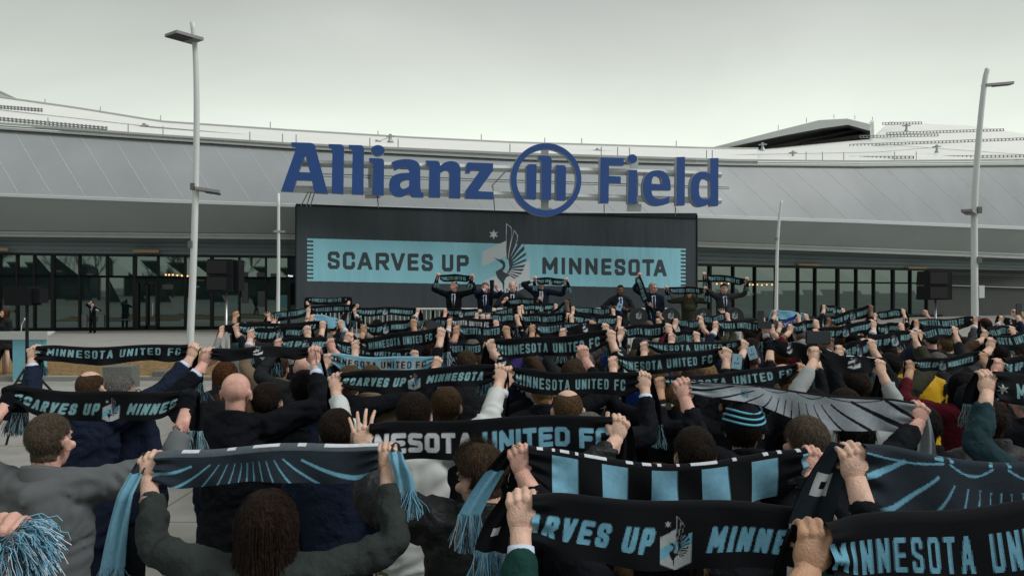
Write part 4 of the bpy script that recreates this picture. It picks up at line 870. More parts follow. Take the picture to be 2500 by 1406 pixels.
    prof = [(wz * s * .98, .176, .125), (.53 * s, .172, .122), (.60 * s, .160, .112), (.68 * s, .166, .115), (.75 * s, .176, .118), (shz - .03, .170, .105), (shz + .035, .120, .088), (nb[2] + .02, .070, .066), (nb[2] + .045, .060, .058)]
    if coat: prof = [(.40 * s, .20, .15), (.46 * s, .19, .14)] + prof[1:]
    zz = [p[0] for p in prof]; pp = [np.array((0, -.008 + (-.012 if z > shz - .1 else 0), z)) for z in zz]; rr_ = np.array([p[2] for p in prof]) * fat * (1.12 if puffer else 1.0); fl = np.array([p[1] / p[2] for p in prof]) * (.94 if female else 1.)
    jk.tube(pp, rr_, 24 if lod == 'hi' else 16, flat=fl, ref=(1, 0, 0))
    if female and face: jk.ell((0, .085, shz - .13), (.13, .06, .07), 12, 8)
    if not suit and not coat and (NP_ * 7) % 10 < 3: jk.tube([(-.075, -.06, nb[2] + .0), (0, -.095, nb[2] - .03), (.075, -.06, nb[2] + .0)], [.035, .06, .035], 10)
    V, F, Nn = remesh(jk, voxel, 3 if lod == 'hi' else 1)
    amp = {'hi': .016, 'mid': .011, 'lo': .008}[lod] * (1.2 if puffer else 1.); V = V + Nn * fold_noise(V, amp, sd_, 1.6 if puffer else 1.)[:, None]
    jm = MB(); jm.add(V, F); jname = {True: 'coat', False: 'jacket'}[bool(coat)]
    tm = cloth(top, (0, 0, 0)); jo = jm.build(jname, tm, t, True)
    if collar and lod != 'lo':
        mb = MB(); a = np.linspace(0, 2*np.pi, 20, endpoint=False); Vc = []
        for r_, z_ in ((.082, -.025), (.076, .045), (.069, .052), (.062, 0)):
            for q in a: Vc.append((math.sin(q) * r_ * 1.12, -.012 + math.cos(q) * r_ * 1.05, nb[2] + .022 + z_ * (1.1 - .5 * math.cos(q)) ))
        Fc = [(i*20 + j, i*20 + (j+1) % 20, (i+1)*20 + (j+1) % 20, (i+1)*20 + j) for i in range(3) for j in range(20)]; mb.add(Vc, Fc); mb.build('collar', tm, jo, True)
    core.tube([(0, 0, .5 * s), (0, 0, .7 * s), (0, -.01, shz), (0, -.015, nb[2] + .02)], [.10, .10, .09, .05], 8)
    for sx in (-1, 1): core.tube([(sx * .09, 0, .5 * s), (sx * .09, 0, .04)], [.06, .04], 6)
    skinmb.add(np.concatenate(core.v), np.concatenate(core.f)); body = skinmb.build('body', SKIN[skin], t, True)
    # trousers and shoes
    mb = MB(); lm = cloth(legs, (0, 0, 0)); st = .28 if walk else 0
    for sx in (-1, 1): mb.tube([(sx * .085 * gw, 0, .52 * s), (sx * .095, sx * st * .5, .28 * s), (sx * .10, -.01 + sx * st, .05 * s)], [.098, .072, .058], 10)
    mb.ell((0, 0, .51 * s), (.165 * gw, .12 * gw, .10), 12, 8); mb.build('trousers', lm, t, True)
    for sx in (-1, 1): mb = MB(); mb.ell((sx * .105, .045 + sx * st, .045), (.045, .13, .048), 10, 6); mb.build('shoe', cloth('black', (0, 0, 0)), t, True)
    # hair and hats
    MH = Matrix.Translation(hc_) @ Matrix(RH.tolist()).to_4x4()
    def onhead(name, me, m=None, parent=None):
        o = bpy.data.objects.new(name, me); COL.objects.link(o); o.parent = parent or body; o.matrix_local = MH
        if m is not None: o.material_slots[0].link = 'OBJECT'; o.material_slots[0].material = m
        return o
    if hair and hair != 'bald': onhead('hair', hair_mesh(hair, lod), HAIRM[hc])
    if hat:
        hm = hat_mesh('beanie' if hat == 'striped' else hat, *HEADS[lod]); me = hm.mesh('hat', [cloth(hatm, (0, 0, 0))], True); ho = onhead({'beanie': 'beanie', 'striped': 'beanie', 'cap': 'cap', 'hood': 'hood'}[hat], me)
        if hat == 'striped':
            sb_ = MB()
            for zq in (.052, .076, .100): 
                r0 = math.sqrt(max(.02, 1 - ((zq - .035) / .105) ** 2)); sb_.tube([(math.sin(q) * (.078 * r0 + .017), -.012 + math.cos(q) * (.094 * r0 + .017), zq + .008 * math.sin(q * 2)) for q in np.linspace(0, 2*np.pi, 25)], .0055, 6)
            onhead('stripe', sb_.mesh('stripe', [mat('knit_blue_plain', (.12, .42, .55), .9)], True))
            sb_ = MB(); rg = np.random.default_rng(2)
            for q in range(260): d_ = unit(rg.normal(0, 1, 3)); c0 = np.array((0, -.02, .165)); sb_.tube([c0, c0 + d_ * .034], [.003, .0022], 3, cap=False)
            onhead('pompom', sb_.mesh('pompom', [mat('knit_blue_plain', (.12, .42, .55), .9)], True))
    if face or lod == 'hi':
        for sx in (-1, 1):
            e_ = MB(); e_.ell((sx * .031, .0755, .008), (.0115, .010, .0055), 10, 8); onhead('eye', e_.mesh('eye', [mat('eye_white', (.30, .26, .24), .35)], True)); e_ = MB(); e_.ell((sx * .031, .0845, .008), (.005, .0022, .0045), 8, 6); onhead('eye', e_.mesh('iris', [mat('iris_dark', (.012, .008, .006), .2)], True))
            e_ = MB(); e_.tube([(sx * .016, .094, .028), (sx * .034, .092, .032), (sx * .048, .080, .026)], [.0028, .0034, .002], 5); onhead('eyebrow', e_.mesh('eyebrow', [HAIRM[hc]], True))
        e_ = MB(); e_.tube([(-.022, .089, -.066), (0, .0965, -.068), (.022, .089, -.066)], [.0025, .0055, .0025], 6); onhead('mouth', e_.mesh('mouth', [mat('lips', (.30, .10, .085) if skin != 'brown' else (.12, .04, .035), .45)], True))
    if glasses:
        e_ = MB()
        for sx in (-1, 1):
            e_.tube([(sx * .032 + .021 * math.cos(q), .101, .008 + .017 * math.sin(q)) for q in np.linspace(0, 2*np.pi, 13)], .0028, 5); e_.tube([(sx * .053, .1, .012), (sx * .083, .0, .012)], .0024, 5)
        e_.tube([(-.011, .104, .012), (.011, .104, .012)], .0024, 5); onhead('glasses', e_.mesh('glasses', [M_blk2], True))
    if tie:
        mb = MB(); ft = lambda z: .108 * fat + .012; mb.add([(-.062, .085, nb[2] - .01), (.062, .085, nb[2] - .01), (.015, ft(0), shz - .33), (-.015, ft(0), shz - .33)], [(3, 2, 1, 0)]); 
        V4 = [(-.040, .070, nb[2] + .01), (.040, .070, nb[2] + .01), (.042, .126, shz - .06), (.012, .150, shz - .27), (-.012, .150, shz - .27), (-.042, .126, shz - .06)]
        mb = MB(); mb.add(V4, [(5, 2, 1, 0), (4, 3, 2, 5)]); V5 = np.array(V4) - (0, .03, 0); mb.add(V5, [(5, 2, 1, 0)]); mb.build('shirt', cloth('shirt', (1, 1, 1)), t)
        mb = MB(); mb.add([(-.018, .122, nb[2] - .035), (.018, .122, nb[2] - .035), (.024, .165, shz - .30), (0, .168, shz - .34), (-.024, .165, shz - .30)], [(4, 2, 1, 0), (4, 3, 2, 2)][:1]); mb.box((0, .118, nb[2] - .022), (.04, .03, .035)); mb.build('tie', cloth(tie, (0, 0, 0)), t)
    return t, [org + R @ h[0] for h in hands], hands

# ================================================================ scarves
KN = mat('knit', (1, 1, 1), .92, noise=.10, nscale=60, attr=True, bump=.05, bscale=220, spec=.2, sheen=.0); YARN = mat('yarn', (1, 1, 1), .9, attr=True, spec=.2)
BLK, BLU, TEAL, GRY, SLT, WHT, LBL, SIL = 0, 1, 2, 3, 4, 5, 6, 7
PAL = np.array([(.0035, .0042, .0065), (.14, .35, .48), (.19, .36, .40), (.34, .38, .40), (.017, .026, .036), (.55, .58, .62), (.18, .40, .54), (.23, .265, .295)])
DH, DL = 48, 400; KS = 2
DES = {}
def design(k):
    """the knitted pattern as a grid of palette numbers, DH x DL stitches times KS"""
    if k in DES: return DES[k]
    if k.endswith('2'): im = design(k[:-1]).copy(); im[im == TEAL] = BLU; DES[k] = im; return im
    q = KS; base = {'V': SLT, 'M': BLK, 'S': BLK, 'W': SLT, 'G': SIL, 'B': BLK, 'L': LBL, 'BW': BLK, 'K': BLK, 'U': 8, 'X': BLK, 'LB': LBL}[k]; im = np.full((DH * q, DL * q), base, np.int8)
    def tx(s, x, y, h, wr, t, c, sh, gap, cols=None): text(im, s, x * q, y * q, h * q, wr, t * q, c, sh, gap * q, cols)
    def star(ox, oy, r): fill(im, [((ox + (r if i % 2 == 0 else r * .38) * math.sin(i * math.pi / 6)) * q, (oy - (r if i % 2 == 0 else r * .38) * math.cos(i * math.pi / 6)) * q) for i in range(12)], GRY)
    def st(pts, t, c): stroke(im, [(a * q, b * q) for a, b in pts], t * q, c)
    if k in ('M', 'X'):
        c = TEAL if k == 'M' else WHT; tx('MINNESOTA UNITED FC', 66, 13, 23, .43, 3.3, c, 0, 4.2); star(48, 25, 9); star(348, 25, 9)
    elif k == 'S':
        tx('SCARVES UP', 24, 14, 20, .56, 4.6, TEAL, .28, 3.4); tx('MINNESOTA', 209, 14, 20, .56, 4.6, TEAL, .28, 3.4); crest(im, 163 * q, 1.5 * q, .0315 * q, BLK, GRY, BLU, True)
    elif k in ('W', 'G', 'V'):
        c = BLU if k != 'G' else BLK; f_ = 1.0 if k != 'G' else 1.25
        for sx in (-1, 1):
            for a0, a1, t, v0 in ((0, 0, 1.5, .36), (8, 11, 1.5, .36), (17, 24, 1.6, .35), (27, 40, 1.8, .35), (38, 62, 2.2, .33), (50, 98, 3.6, .30 if k == 'V' else .26), (76, 166, 6.5, .32 if k == 'V' else .14)) + (((120, 210, 7, .04),) if k == 'G' else ()):
                if a1 == 0 and sx < 0: continue
                m = 12; pts = [(200 + sx * (a0 + (a1 - a0) * (u * (.75 + .25 * u))), (v0 + (1.0 - v0) * u) * DH) for u in np.linspace(0, 1, m)]
                for j in range(m - 1): st(pts[j:j + 2], t * f_ * (.5 + .7 * j / m), c)
            if k == 'V': continue
            pts = [(200 + sx * (6 + 34 * u), (2 + 6 * math.sin(u * math.pi))) for u in np.linspace(0, 1, 8)]; st(pts, 1.3, c)
            pts = [(200 + sx * (45 + 70 * u), (2 + 5 * math.sin(u * math.pi))) for u in np.linspace(0, 1, 8)]; st(pts, 1.5, c)
        if k == 'W': crest(im, 8 * q, 3 * q, .029 * q, BLK, WHT, WHT, False); crest(im, 362 * q, 3 * q, .029 * q, BLK, WHT, WHT, False)
    elif k == 'B':
        for i in range(0, 7): im[:, (i * 56 + 26) * q:(i * 56 + 55) * q] = LBL
    elif k == 'L':
        im[:5 * q] = LBL; im[7 * q:34 * q] = GRY; im[36 * q:38 * q] = BLK
        for i in range(9): im[7 * q:34 * q, (i * 46 + 20) * q:(i * 46 + 36) * q] = LBL
        tx('MINNESOTA UNITED FC', 30, 11, 20, .60, 4.2, BLK, 0, 4.0)
    elif k == 'BW': tx('MINNESOTA UNITED FC', 8, 12, 26, .78, 6.6, 0, 0, 2.9, [WHT] * 10 + [LBL] * 10)
    elif k == 'K': crest(im, 180 * q, -4 * q, .028 * q, BLK, WHT, BLK, True)
    elif k == 'U': tx('MINNESOTA UNITED', 45, 14, 20, .7, 3.4, WHT, 0, 4)
    elif k == 'LB': im[18 * q:30 * q, 180 * q:210 * q] = LBL
    DES[k] = im; return im
PAL = np.vstack([PAL, [(.012, .035, .22)], [(.075, .095, .11)]])
def scarf(label, A, B, W_=.17, des='M', u=(.06, .94), voff=0., lod='mid', sag=.02, lean=.25, rad=.009, tails=(1, 1), tl=.28, ripple=.012, pinch=.45, fr='mix', group=None, mid=0., twist=0., edge=None, name='scarf', flip=False, pinchw=.07, tilt=0, dip=None, tdir=(0, 0), ty=0.):
    A = np.asarray(A, float); B = np.asarray(B, float); Ln = np.linalg.norm(B - A); cell = {'hi': .0033, 'mid': .0058, 'lo': .0085}[lod]
    t = thing(name, label, 'scarf', tuple((A + B) / 2), 0, group); org = (A + B) / 2; D = design(des); rng = np.random.default_rng(int(abs(A[0]) * 1000) % 9999)
    nu = max(24, int(Ln / cell)); nv = max(10, int(W_ / cell)); nr = 5; nbk = 4
    us = np.linspace(0, 1, nu + 1); ax = unit(B - A); nrm = unit(np.cross(ax, (0, 0, 1)));  nrm = nrm if nrm[1] < 0 else -nrm; dn = unit(np.array((0, 0, -1.)) + nrm * lean - ax * np.dot(ax, (0, 0, -1.)) * .6)
    if abs(ax[2]) > .85: nrm = np.array((0, -1., 0)); dn = np.cross(ax, nrm); dn = dn if dn[0] < 0 else -dn
    # profile: back up, over the roll, front down.  s = distance from the roll's top along the front
    prof = []   # (offset along nrm, offset along dn, v value)
    for i in range(nbk): f = 1 - i / nbk; prof.append((-rad, rad + f * (W_ * .9 - rad), -f * .9))
    for i in range(nr): a = math.pi * i / nr; prof.append((-rad * math.cos(a), rad - rad * math.sin(a), (i - nr / 2) * rad * math.pi / nr / W_))
    for i in range(nv + 1): f = i / nv; prof.append((rad, rad + f * (W_ - rad), .02 + f * .98))
    prof = np.array(prof); npf = len(prof)
    ph = rng.uniform(0, 6, 4); gx = np.exp(-(us / pinchw) ** 2) + np.exp(-((1 - us) / pinchw) ** 2); wf = 1 - pinch * np.clip(gx, 0, 1)
    if dip is not None: wf = wf * np.interp(us, dip[0], dip[1])
    T = A[None] * (1 - us[:, None]) + B[None] * us[:, None]; T[:, 2] -= sag * 4 * us * (1 - us) + mid * np.sin(us * 6.28); T[:, 2] += .006 * np.sin(us * 9 + ph[0]) * (1 - gx)
    V = np.empty((nu + 1, npf, 3)); env = np.clip(1 - gx, 0, 1)
    for j in range(npf):
        a, b, v = prof[j]; d = abs(v); rp = ripple * d * (np.sin(us * Ln * 14 + ph[1] + d * 1.5) + .6 * np.sin(us * Ln * 31 + ph[2] - d * 2)) * (.35 + env) + .010 * gx * np.sin(d * 16)
        V[:, j] = T + nrm * (a * (1 + .5 * gx) + rp)[:, None] + dn * ((b - rad) * wf + rad)[:, None] + nrm * (d * d * twist)
        V[:, j] += dn * (.008 * d * np.sin(us * Ln * 11 + ph[3]))[:, None]
    idx = np.arange((nu + 1) * npf).reshape(nu + 1, npf); F = np.stack([idx[:-1, :-1], idx[:-1, 1:], idx[1:, 1:], idx[1:, :-1]], -1).reshape(-1, 4)
    uc = (us[:-1] + us[1:]) / 2; vc = (prof[:-1, 2] + prof[1:, 2]) / 2
    if ('imc', des) not in DES:                                   # running sums, so that a coarse mesh takes the mean of the stitches under each face
        cc = PAL[np.clip(D, 0, len(PAL) - 1)]; z = np.zeros((D.shape[0] + 1, D.shape[1] + 1, 3)); z[1:, 1:] = cc.cumsum(0).cumsum(1); DES[('imc', des)] = z
    z = DES[('imc', des)]; HH, LL = D.shape; ue = np.clip(((u[0] + (u[1] - u[0]) * us) * LL), 0, LL)
    x0 = np.clip(ue[:-1].astype(int), 0, LL - 1); x1 = np.maximum(x0 + 1, ue[1:].astype(int)); ve = np.where(prof[:, 2] < -.02, -1, voff + prof[:, 2]); y0 = (ve[:-1] * HH).astype(int); y1 = (ve[1:] * HH).astype(int); onback = y0 < 0
    y0 = np.clip(y0, 0, HH - 1); y1 = np.clip(np.maximum(y0 + 1, y1), 1, HH); x1 = np.clip(x1, 1, LL)
    if False: xm = (x0 + x1) // 2; ym = (y0 + y1) // 2; CC = PAL[D[np.clip(ym, 0, HH-1)[None, :], np.clip(xm, 0, LL-1)[:, None]]]
    else: CC = (z[y1[None, :], x1[:, None]] - z[y0[None, :], x1[:, None]] - z[y1[None, :], x0[:, None]] + z[y0[None, :], x0[:, None]]) / ((y1 - y0)[None, :, None] * (x1 - x0)[:, None, None])
    if des != 'B': CC[:, onback] = PAL[int(D[0, 0])]
    if flip: CC = CC[::-1]
    if edge is not None:
        ji = np.arange(npf - 1); onr = (ji >= nbk - 1) & (ji <= nbk + nr); CC[:, onr] = PAL[edge[0]]
        if len(edge) > 1: dash = (vnoise(np.stack([uc * edge[2], uc * 0, uc * 0], 1), 2) > .5); dj = np.arange(nbk + 1, nbk + 4); CC[np.ix_(dash, dj)] = PAL[edge[1]]
    mb = MB(); mb.add(V.reshape(-1, 3) - org, F, 0, CC.reshape(-1, 3)); mb.build('knitted_band', KN, t, True)
    # hanging ends with fringe
    basecol = PAL[int(D[1, 1])] if des != 'B' else PAL[BLK]
    for sd_, on in ((-1, tails[0]), (1, tails[1])):
        if not on: continue
        E = A if sd_ < 0 else B; Lt = tl * on; n1 = max(6, int(Lt / .02)); n2 = 9; w0 = W_ * (.30 if lod != 'hi' else .38); w1 = W_ * rng.uniform(.5, .7); VV = []; sw = rng.uniform(-.05, .05) + tdir[0 if sd_ < 0 else 1]
        s0 = E + ax * sd_ * .045 + (0, 0, -.012)
        for i in range(n1 + 1):
            f = i / n1; c = s0 + ax * sd_ * (.012 * math.sin(f * 3) + sw * f) + np.array((0, .015 - .01 * f - ty * min(1, f * 3), 0)) + np.array((0, 0, -1.)) * Lt * f; w = w0 + (w1 - w0) * f
            for j in range(n2): g = j / (n2 - 1) - .5; VV.append(c + ax * g * w + nrm * (.016 * math.sin(g * 11 + f * 2 + ph[0]) * (1 - .4 * f)))
        VV = np.array(VV); II = np.arange((n1 + 1) * n2).reshape(n1 + 1, n2); FF = np.stack([II[:-1, :-1], II[:-1, 1:], II[1:, 1:], II[1:, :-1]], -1).reshape(-1, 4)
        Cc = np.tile(basecol, (len(FF), 1)); fc = np.repeat(np.arange(n1), n2 - 1) / n1
        if des in ('B', 'LB', 'L') : Cc[(fc > .35)] = PAL[LBL]
        if fr == 'blue' and des[0] in 'MS': gg = np.tile(np.abs((np.arange(n2 - 1) + .5) / (n2 - 1) - .5), n1); Cc[(np.abs(fc - .55) / .12 + gg / .16) < 1] = PAL[WHT]
        if des == 'V': Cc[(fc > .12) & (fc < .95)] = PAL[LBL] * .8
        if des == 'W': gg = np.tile(np.abs((np.arange(n2 - 1) + .5) / (n2 - 1) - .5), n1); Cc[(fc > .30) & (fc < .62) & (gg < .3)] = PAL[WHT]; Cc[(fc > .40) & (fc < .54) & (gg < .14)] = PAL[BLK]
        mb = MB(); mb.add(VV - org, FF, 0, Cc); back = VV + nrm * -.006; mb.add(back - org, FF[:, ::-1], 0, Cc); tail = mb.build('hanging_end', KN, t, True)
        ns = {'hi': 300, 'mid': 80, 'lo': 26}[lod]; rr_ = {'hi': .0011, 'mid': .0024, 'lo': .0042}[lod]; fm = MB(); last = VV[-n2:]; lf = rng.uniform(.085, .115)
        for i in range(ns):
            g = rng.uniform(0, n2 - 1.01); a = last[int(g)] * (1 - g % 1) + last[int(g) + 1] * (g % 1); dx = rng.normal(0, .014); dy = rng.normal(0, .014); l = lf * rng.uniform(.8, 1.15)
            cc = {'mix': [TEAL, TEAL, BLU, SLT, SLT, GRY, BLK], 'blue': [LBL, BLU, BLU, LBL, GRY, SLT]}[fr][rng.integers(0, 7 if fr == 'mix' else 6)]
            q = [a, a + ax * dx * .4 + nrm * (.004 + dy * .4) + (0, 0, -l * .35), a + ax * dx + nrm * dy + (0, 0, -l * .7), a + ax * dx * rng.uniform(.6, 1.8) + nrm * dy * 1.3 + (0, 0, -l)]
            fm.tube(np.array(q) - org, rr_, 3, col=PAL[cc] * rng.uniform(.7, 1.25), cap=False)
        f_ = fm.build('fringe', YARN, t, True)
    return t
# ================================================================ the crowd
PEOPLE = []                                       # (x, y) of everyone placed, to keep the rest of the crowd clear of them
def lodof(Z): return 'hi' if Z < 4.45 else ('mid' if Z < 8.6 else 'lo')
def holder(pl, sl, Lp, Rp, Zh, hx=None, s=1.74, dz=.25, top='black', des='M', u=None, uc=.5, W_=None, tails=(1, 1), sc=None, **k):
    A = P(*Lp, Zh); B = P(*Rp, Zh); Zp = Zh - dz; hx = hx if hx is not None else (Lp[0] + Rp[0]) / 2; x = (hx - 1250) / FPX * Zp
    lod = k.pop('lod', lodof(Zh)); sc = dict(sc or {})
    if lod != 'hi': k.setdefault('wr', .92)
    t, hw, hd = person(pl, x, Zp - .03, s, A, B, lod=lod, top=top, **k); PEOPLE.append((x, Zp))
    ax = unit(B - A); W_ = W_ or .15; Ln = np.linalg.norm(B - A)
    if u is None: r = min(.98, Ln / (8.33 * W_)); r = max(r, .5); u = (uc - r / 2, uc + r / 2)
    scarf(sl, A + ax * .030 + (0, .012, .046), B - ax * .030 + (0, .012, .046), W_=W_, des=des, u=u, lod=lod, tails=tails, **sc)
    return t
H = holder
# ---- nearest rows
H('person in a dark sleeve gripping the near MINNESOTA scarf at the bottom right, tan fist', 'nearest black scarf at the bottom right with big blue letters INNESOTA UN', (1985, 1330), (2720, 1262), 1.66, 2350, 1.68, dz=.22, des='M2', u=(.165, .74), W_=.175, tails=(.6, 1), lod='hi', skin='tan', hair='short', hc='dark', top='black',
  sc=dict(rad=.018, lean=.10, voff=.05, sag=-.004, pinch=.25, fr='blue', ripple=.006, tdir=(.04, 0)))
H('person in a dark green sweater over a plaid cuff, fist raised at bottom centre', 'black knitted scarf at bottom centre reading VES UP, loon shield, MINN', (1272, 1246), (2002, 1282), 2.05, 1640, 1.60, des='S2', u=(.145, .735), W_=.17, tails=(.55, 0), lod='hi', skin='light', hair='short', hc='brown', top='forest', cuff='shirt',
  sc=dict(rad=.014, lean=.12, voff=-.04, sag=.0, pinch=.25, fr='blue', ripple=.008, tdir=(.07, 0)), wr=1.04)
H('person with long black hair behind the VES UP scarf, ringed hand and smartwatch', 'black scarf with square light blue blocks and a white dashed top edge', (1268, 1118), (1990, 1124), 2.5, 1630, 1.60, des='B', u=(0., .78), W_=.142, tails=(.8, 0), lod='hi', female=True, hair='long', hc='black', top='black', skin='pink',
  sc=dict(rad=.016, lean=.12, sag=.058, pinch=.3, fr='blue', edge=(BLK, WHT, 60), ripple=.016, tdir=(.13, 0)))
H('person in a black sleeve lifting the wing pattern scarf at the right edge', 'slate scarf with light blue wing feathers running out at the right edge', (2082, 1122), (2790, 1200), 2.0, 2440, 1.62, des='W', u=(.23, .76), W_=.19, tails=(.8, 0), lod='hi', skin='light', hair='bob', hc='brown', top='black', female=True,
  sc=dict(rad=.012, lean=.15, sag=.01, pinch=.2, fr='blue', ripple=.012, tdir=(.12, 0)))
H('woman with long dark brown hair seen from behind, in a grey green coat', 'slate scarf with thin light blue feather lines and a grey top edge', (363, 1132), (946, 1110), 2.66, 656, 1.655, dz=.22, des='V', u=(.19, .95), W_=.125, tails=(1.3, .5), lod='hi', female=True, hair='long', hc='umber', collar=False, top='slate_green', skin='light', pole=(1., -.1, -.35), fat=1.03,
  sc=dict(rad=.019, lean=.18, sag=.0, pinch=.3, fr='blue', edge=(9, WHT, 16), ripple=.010, tdir=(.05, .03), ty=.09))
H('man in a grey fleece jacket with short hair and black gloves', 'black scarf with blue slanted letters CARVES UP, white loon shield, MINNES', (26, 965), (457, 978), 3.38, 122, 1.80, dz=.28, des='S', u=(.065, .735), W_=.125, tails=(.4, .6), lod='hi', hair='buzz', hc='ash', top='grey', skin='pink', glove=True, look=(-.04, 0), pole=(1., -.1, -.25), fat=1.06, legs='silver', bare=.10,
  sc=dict(rad=.012, lean=.08, voff=-.06, pinch=.35, ripple=.010))
H('young man with a brown quiff in a black puffer jacket looking down to the left', 'black scarf with wide white and blue letters ESOTA UNITED FC', (884, 1062), (1512, 1042), 3.12, 1172, 1.72, dz=.3, des='BW', u=(.155, 1.0), W_=.16, tails=(0, .8), lod='hi', hair='quiff', hc='brown', top='puffer_black', skin='light', style=('open', 'thumb'), puffer=True, look=(.72, -.18), legs='jeans',
  sc=dict(rad=.010, lean=.10, voff=-.02, sag=-.006, pinch=.12, ripple=.008))
H('man with dark hair in a light grey sweatshirt, arms wide apart', 'black scarf reading SCARVES UP and MINNESO above the grey sweatshirt', (818, 930), (1222, 908), 4.18, 1012, 1.78, dz=.36, des='S', u=(.045, .90), W_=.115, lod='hi', hair='short', hc='dark', top='white', skin='light', legs='khaki', pole=(1., -.2, -.2),
  sc=dict(rad=.011, lean=.12, pinch=.3, sag=.002, edge=(BLK,)))
H('bald man in a long black overcoat with white shirt cuffs', 'plain black scarf with a small white emblem above the bald man', (506, 868), (767, 864), 4.55, 578, 1.83, des='K', u=(.2, .8), W_=.075, tails=(.7, 1), lod='hi', hair='bald', top='black', skin='pink', cuff='shirt', coat=True, fat=1.12, bare=.07, sc=dict(rad=.012, sag=.0, lean=.4, pinch=.2))
H('man with thinning brown hair in a navy suit, silver watch on the left wrist', 'black scarf reading MINNESOTA UNITED F in front of the dry grass bed', (80, 860), (470, 856), 5.1, 222, 1.78, des='M', u=(.115, .80), W_=.115, tails=(.35, .8), lod='hi', hair='receding', hc='light_brown', top='navy', legs='navy', skin='light', cuff='shirt', suit=True, coat=True, fat=1.1, sc=dict(rad=.014, lean=.2, voff=.16, sag=.01, pinch=.2, edge=(BLK,)))
H('man with short sandy hair and sunglasses cord under the dull MINNESOTA UNITED scarf', 'black scarf with thin grey blue letters MINNESOTA UNITED FC at picture centre', (1238, 915), (1573, 927), 4.25, 1386, 1.775, des='M', u=(.145, .845), W_=.125, lod='hi', hair='receding', hc='sandy', top='black', skin='light', cuff='shirt', sc=dict(rad=.009, lean=.08, pinch=.2, fr='mix', ripple=.006))
H('man with brown hair under the pale wing scarf, black jacket', 'pale grey scarf with black feather lines, stretched wide at right', (1668, 948), (2248, 1006), 3.55, 1966, 1.75, des='G', u=(.17, .89), W_=.165, tails=(0, 1), lod='hi', hair='short', hc='ash', top='black', skin='pink', style=('fist', 'fist'), look=(.2, 0), sc=dict(rad=.008, lean=.12, sag=.002, pinch=.12, edge=(BLK,), ripple=.014, twist=.02, dip=([0, .3, .65, 1], [.35, .55, .95, .95])))
H('person hidden behind the pale wing scarf with a tanned fist', 'black scarf rising to the right that shows UNITED F', (1612, 935), (1958, 902), 4.9, 1790, 1.71, des='M', u=(.18, .80), W_=.115, tails=(0, 1), hair='short', hc='dark', skin='tan', sc=dict(voff=.06, rad=.010))
H('person in a dark teal sleeve at the right edge', 'black scarf with letters MIN cut off by the right edge', (2410, 930), (2830, 940), 3.4, 2620, 1.72, des='M', u=(.10, .60), W_=.14, tails=(.5, 0), lod='hi', skin='light', top='teal', hair='short', hc='dark', sc=dict(rad=.008, pinch=.1, voff=-.03))
H('woman with short black hair in a black and maroon jacket', 'black scarf reading ARVES UP and MINNESOT over the yellow jacket', (2222, 890), (2400, 870), 5.65, 2352, 1.70, des='S', u=(.10, .92), W_=.10, hair='bob', hc='black', female=True, top='maroon', skin='tan', sc=dict(lean=.05))
H('person in a pale grey sleeve under a plain black scarf', 'plain black scarf with a white dashed rim left of the yellow jacket', (1990, 862), (2148, 892), 4.7, 2062, 1.72, des='K', u=(.3, .6), W_=.11, tails=(0, 1), top='lightgrey', hair='short', hc='dark', sc=dict(edge=(BLK, WHT, 14)))
H('person with a raised thumb holding the slanted NNESOTA UNITED FC scarf', 'black scarf slanting up to a raised thumb, NNESOTA UNITED FC', (1497, 884), (1774, 862), 5.2, 1648, 1.70, des='M', u=(.195, .835), W_=.125, style=('fist', 'thumb'), hair='medium', hc='sandy', sc=dict(lean=.05, voff=.0))
H('person in black behind the raised thumb, fist beside a pass card', 'black scarf just above the slanted one, NNESOTA UNITED F', (1573, 846), (1817, 842), 6.2, 1690, 1.70, des='M', u=(.19, .80), W_=.10, hair='short', hc='brown', sc=dict(voff=.12))
H('man with brown grey hair under the light blue scarf', 'light blue scarf with a white panel and black letters NNESOTA UNITED F', (800, 876), (1068, 884), 5.6, 856, 1.76, des='L', u=(.11, .80), W_=.125, hair='short', hc='sandy', top='black', skin='light', sc=dict(lean=.05))
H('person whose scarf slants down behind the light blue one', 'black scarf slanting down behind the light blue scarf, INESOTA', (808, 838), (1012, 866), 6.5, 915, 1.70, des='M', u=(.2, .75), W_=.11, hair='short', hc='dark')
tt = H('man with brown hair in a black track jacket with white sleeve stripes', 'large black scarf with clear letters MINNESOTA UNITED F right of centre', (1198, 842), (1492, 818), 5.6, 1400, 1.80, des='M', u=(.15, .82), W_=.145, hair='short', hc='brown', top='black', sc=dict(lean=.05, pinch=.25, voff=-.04), legs='black')
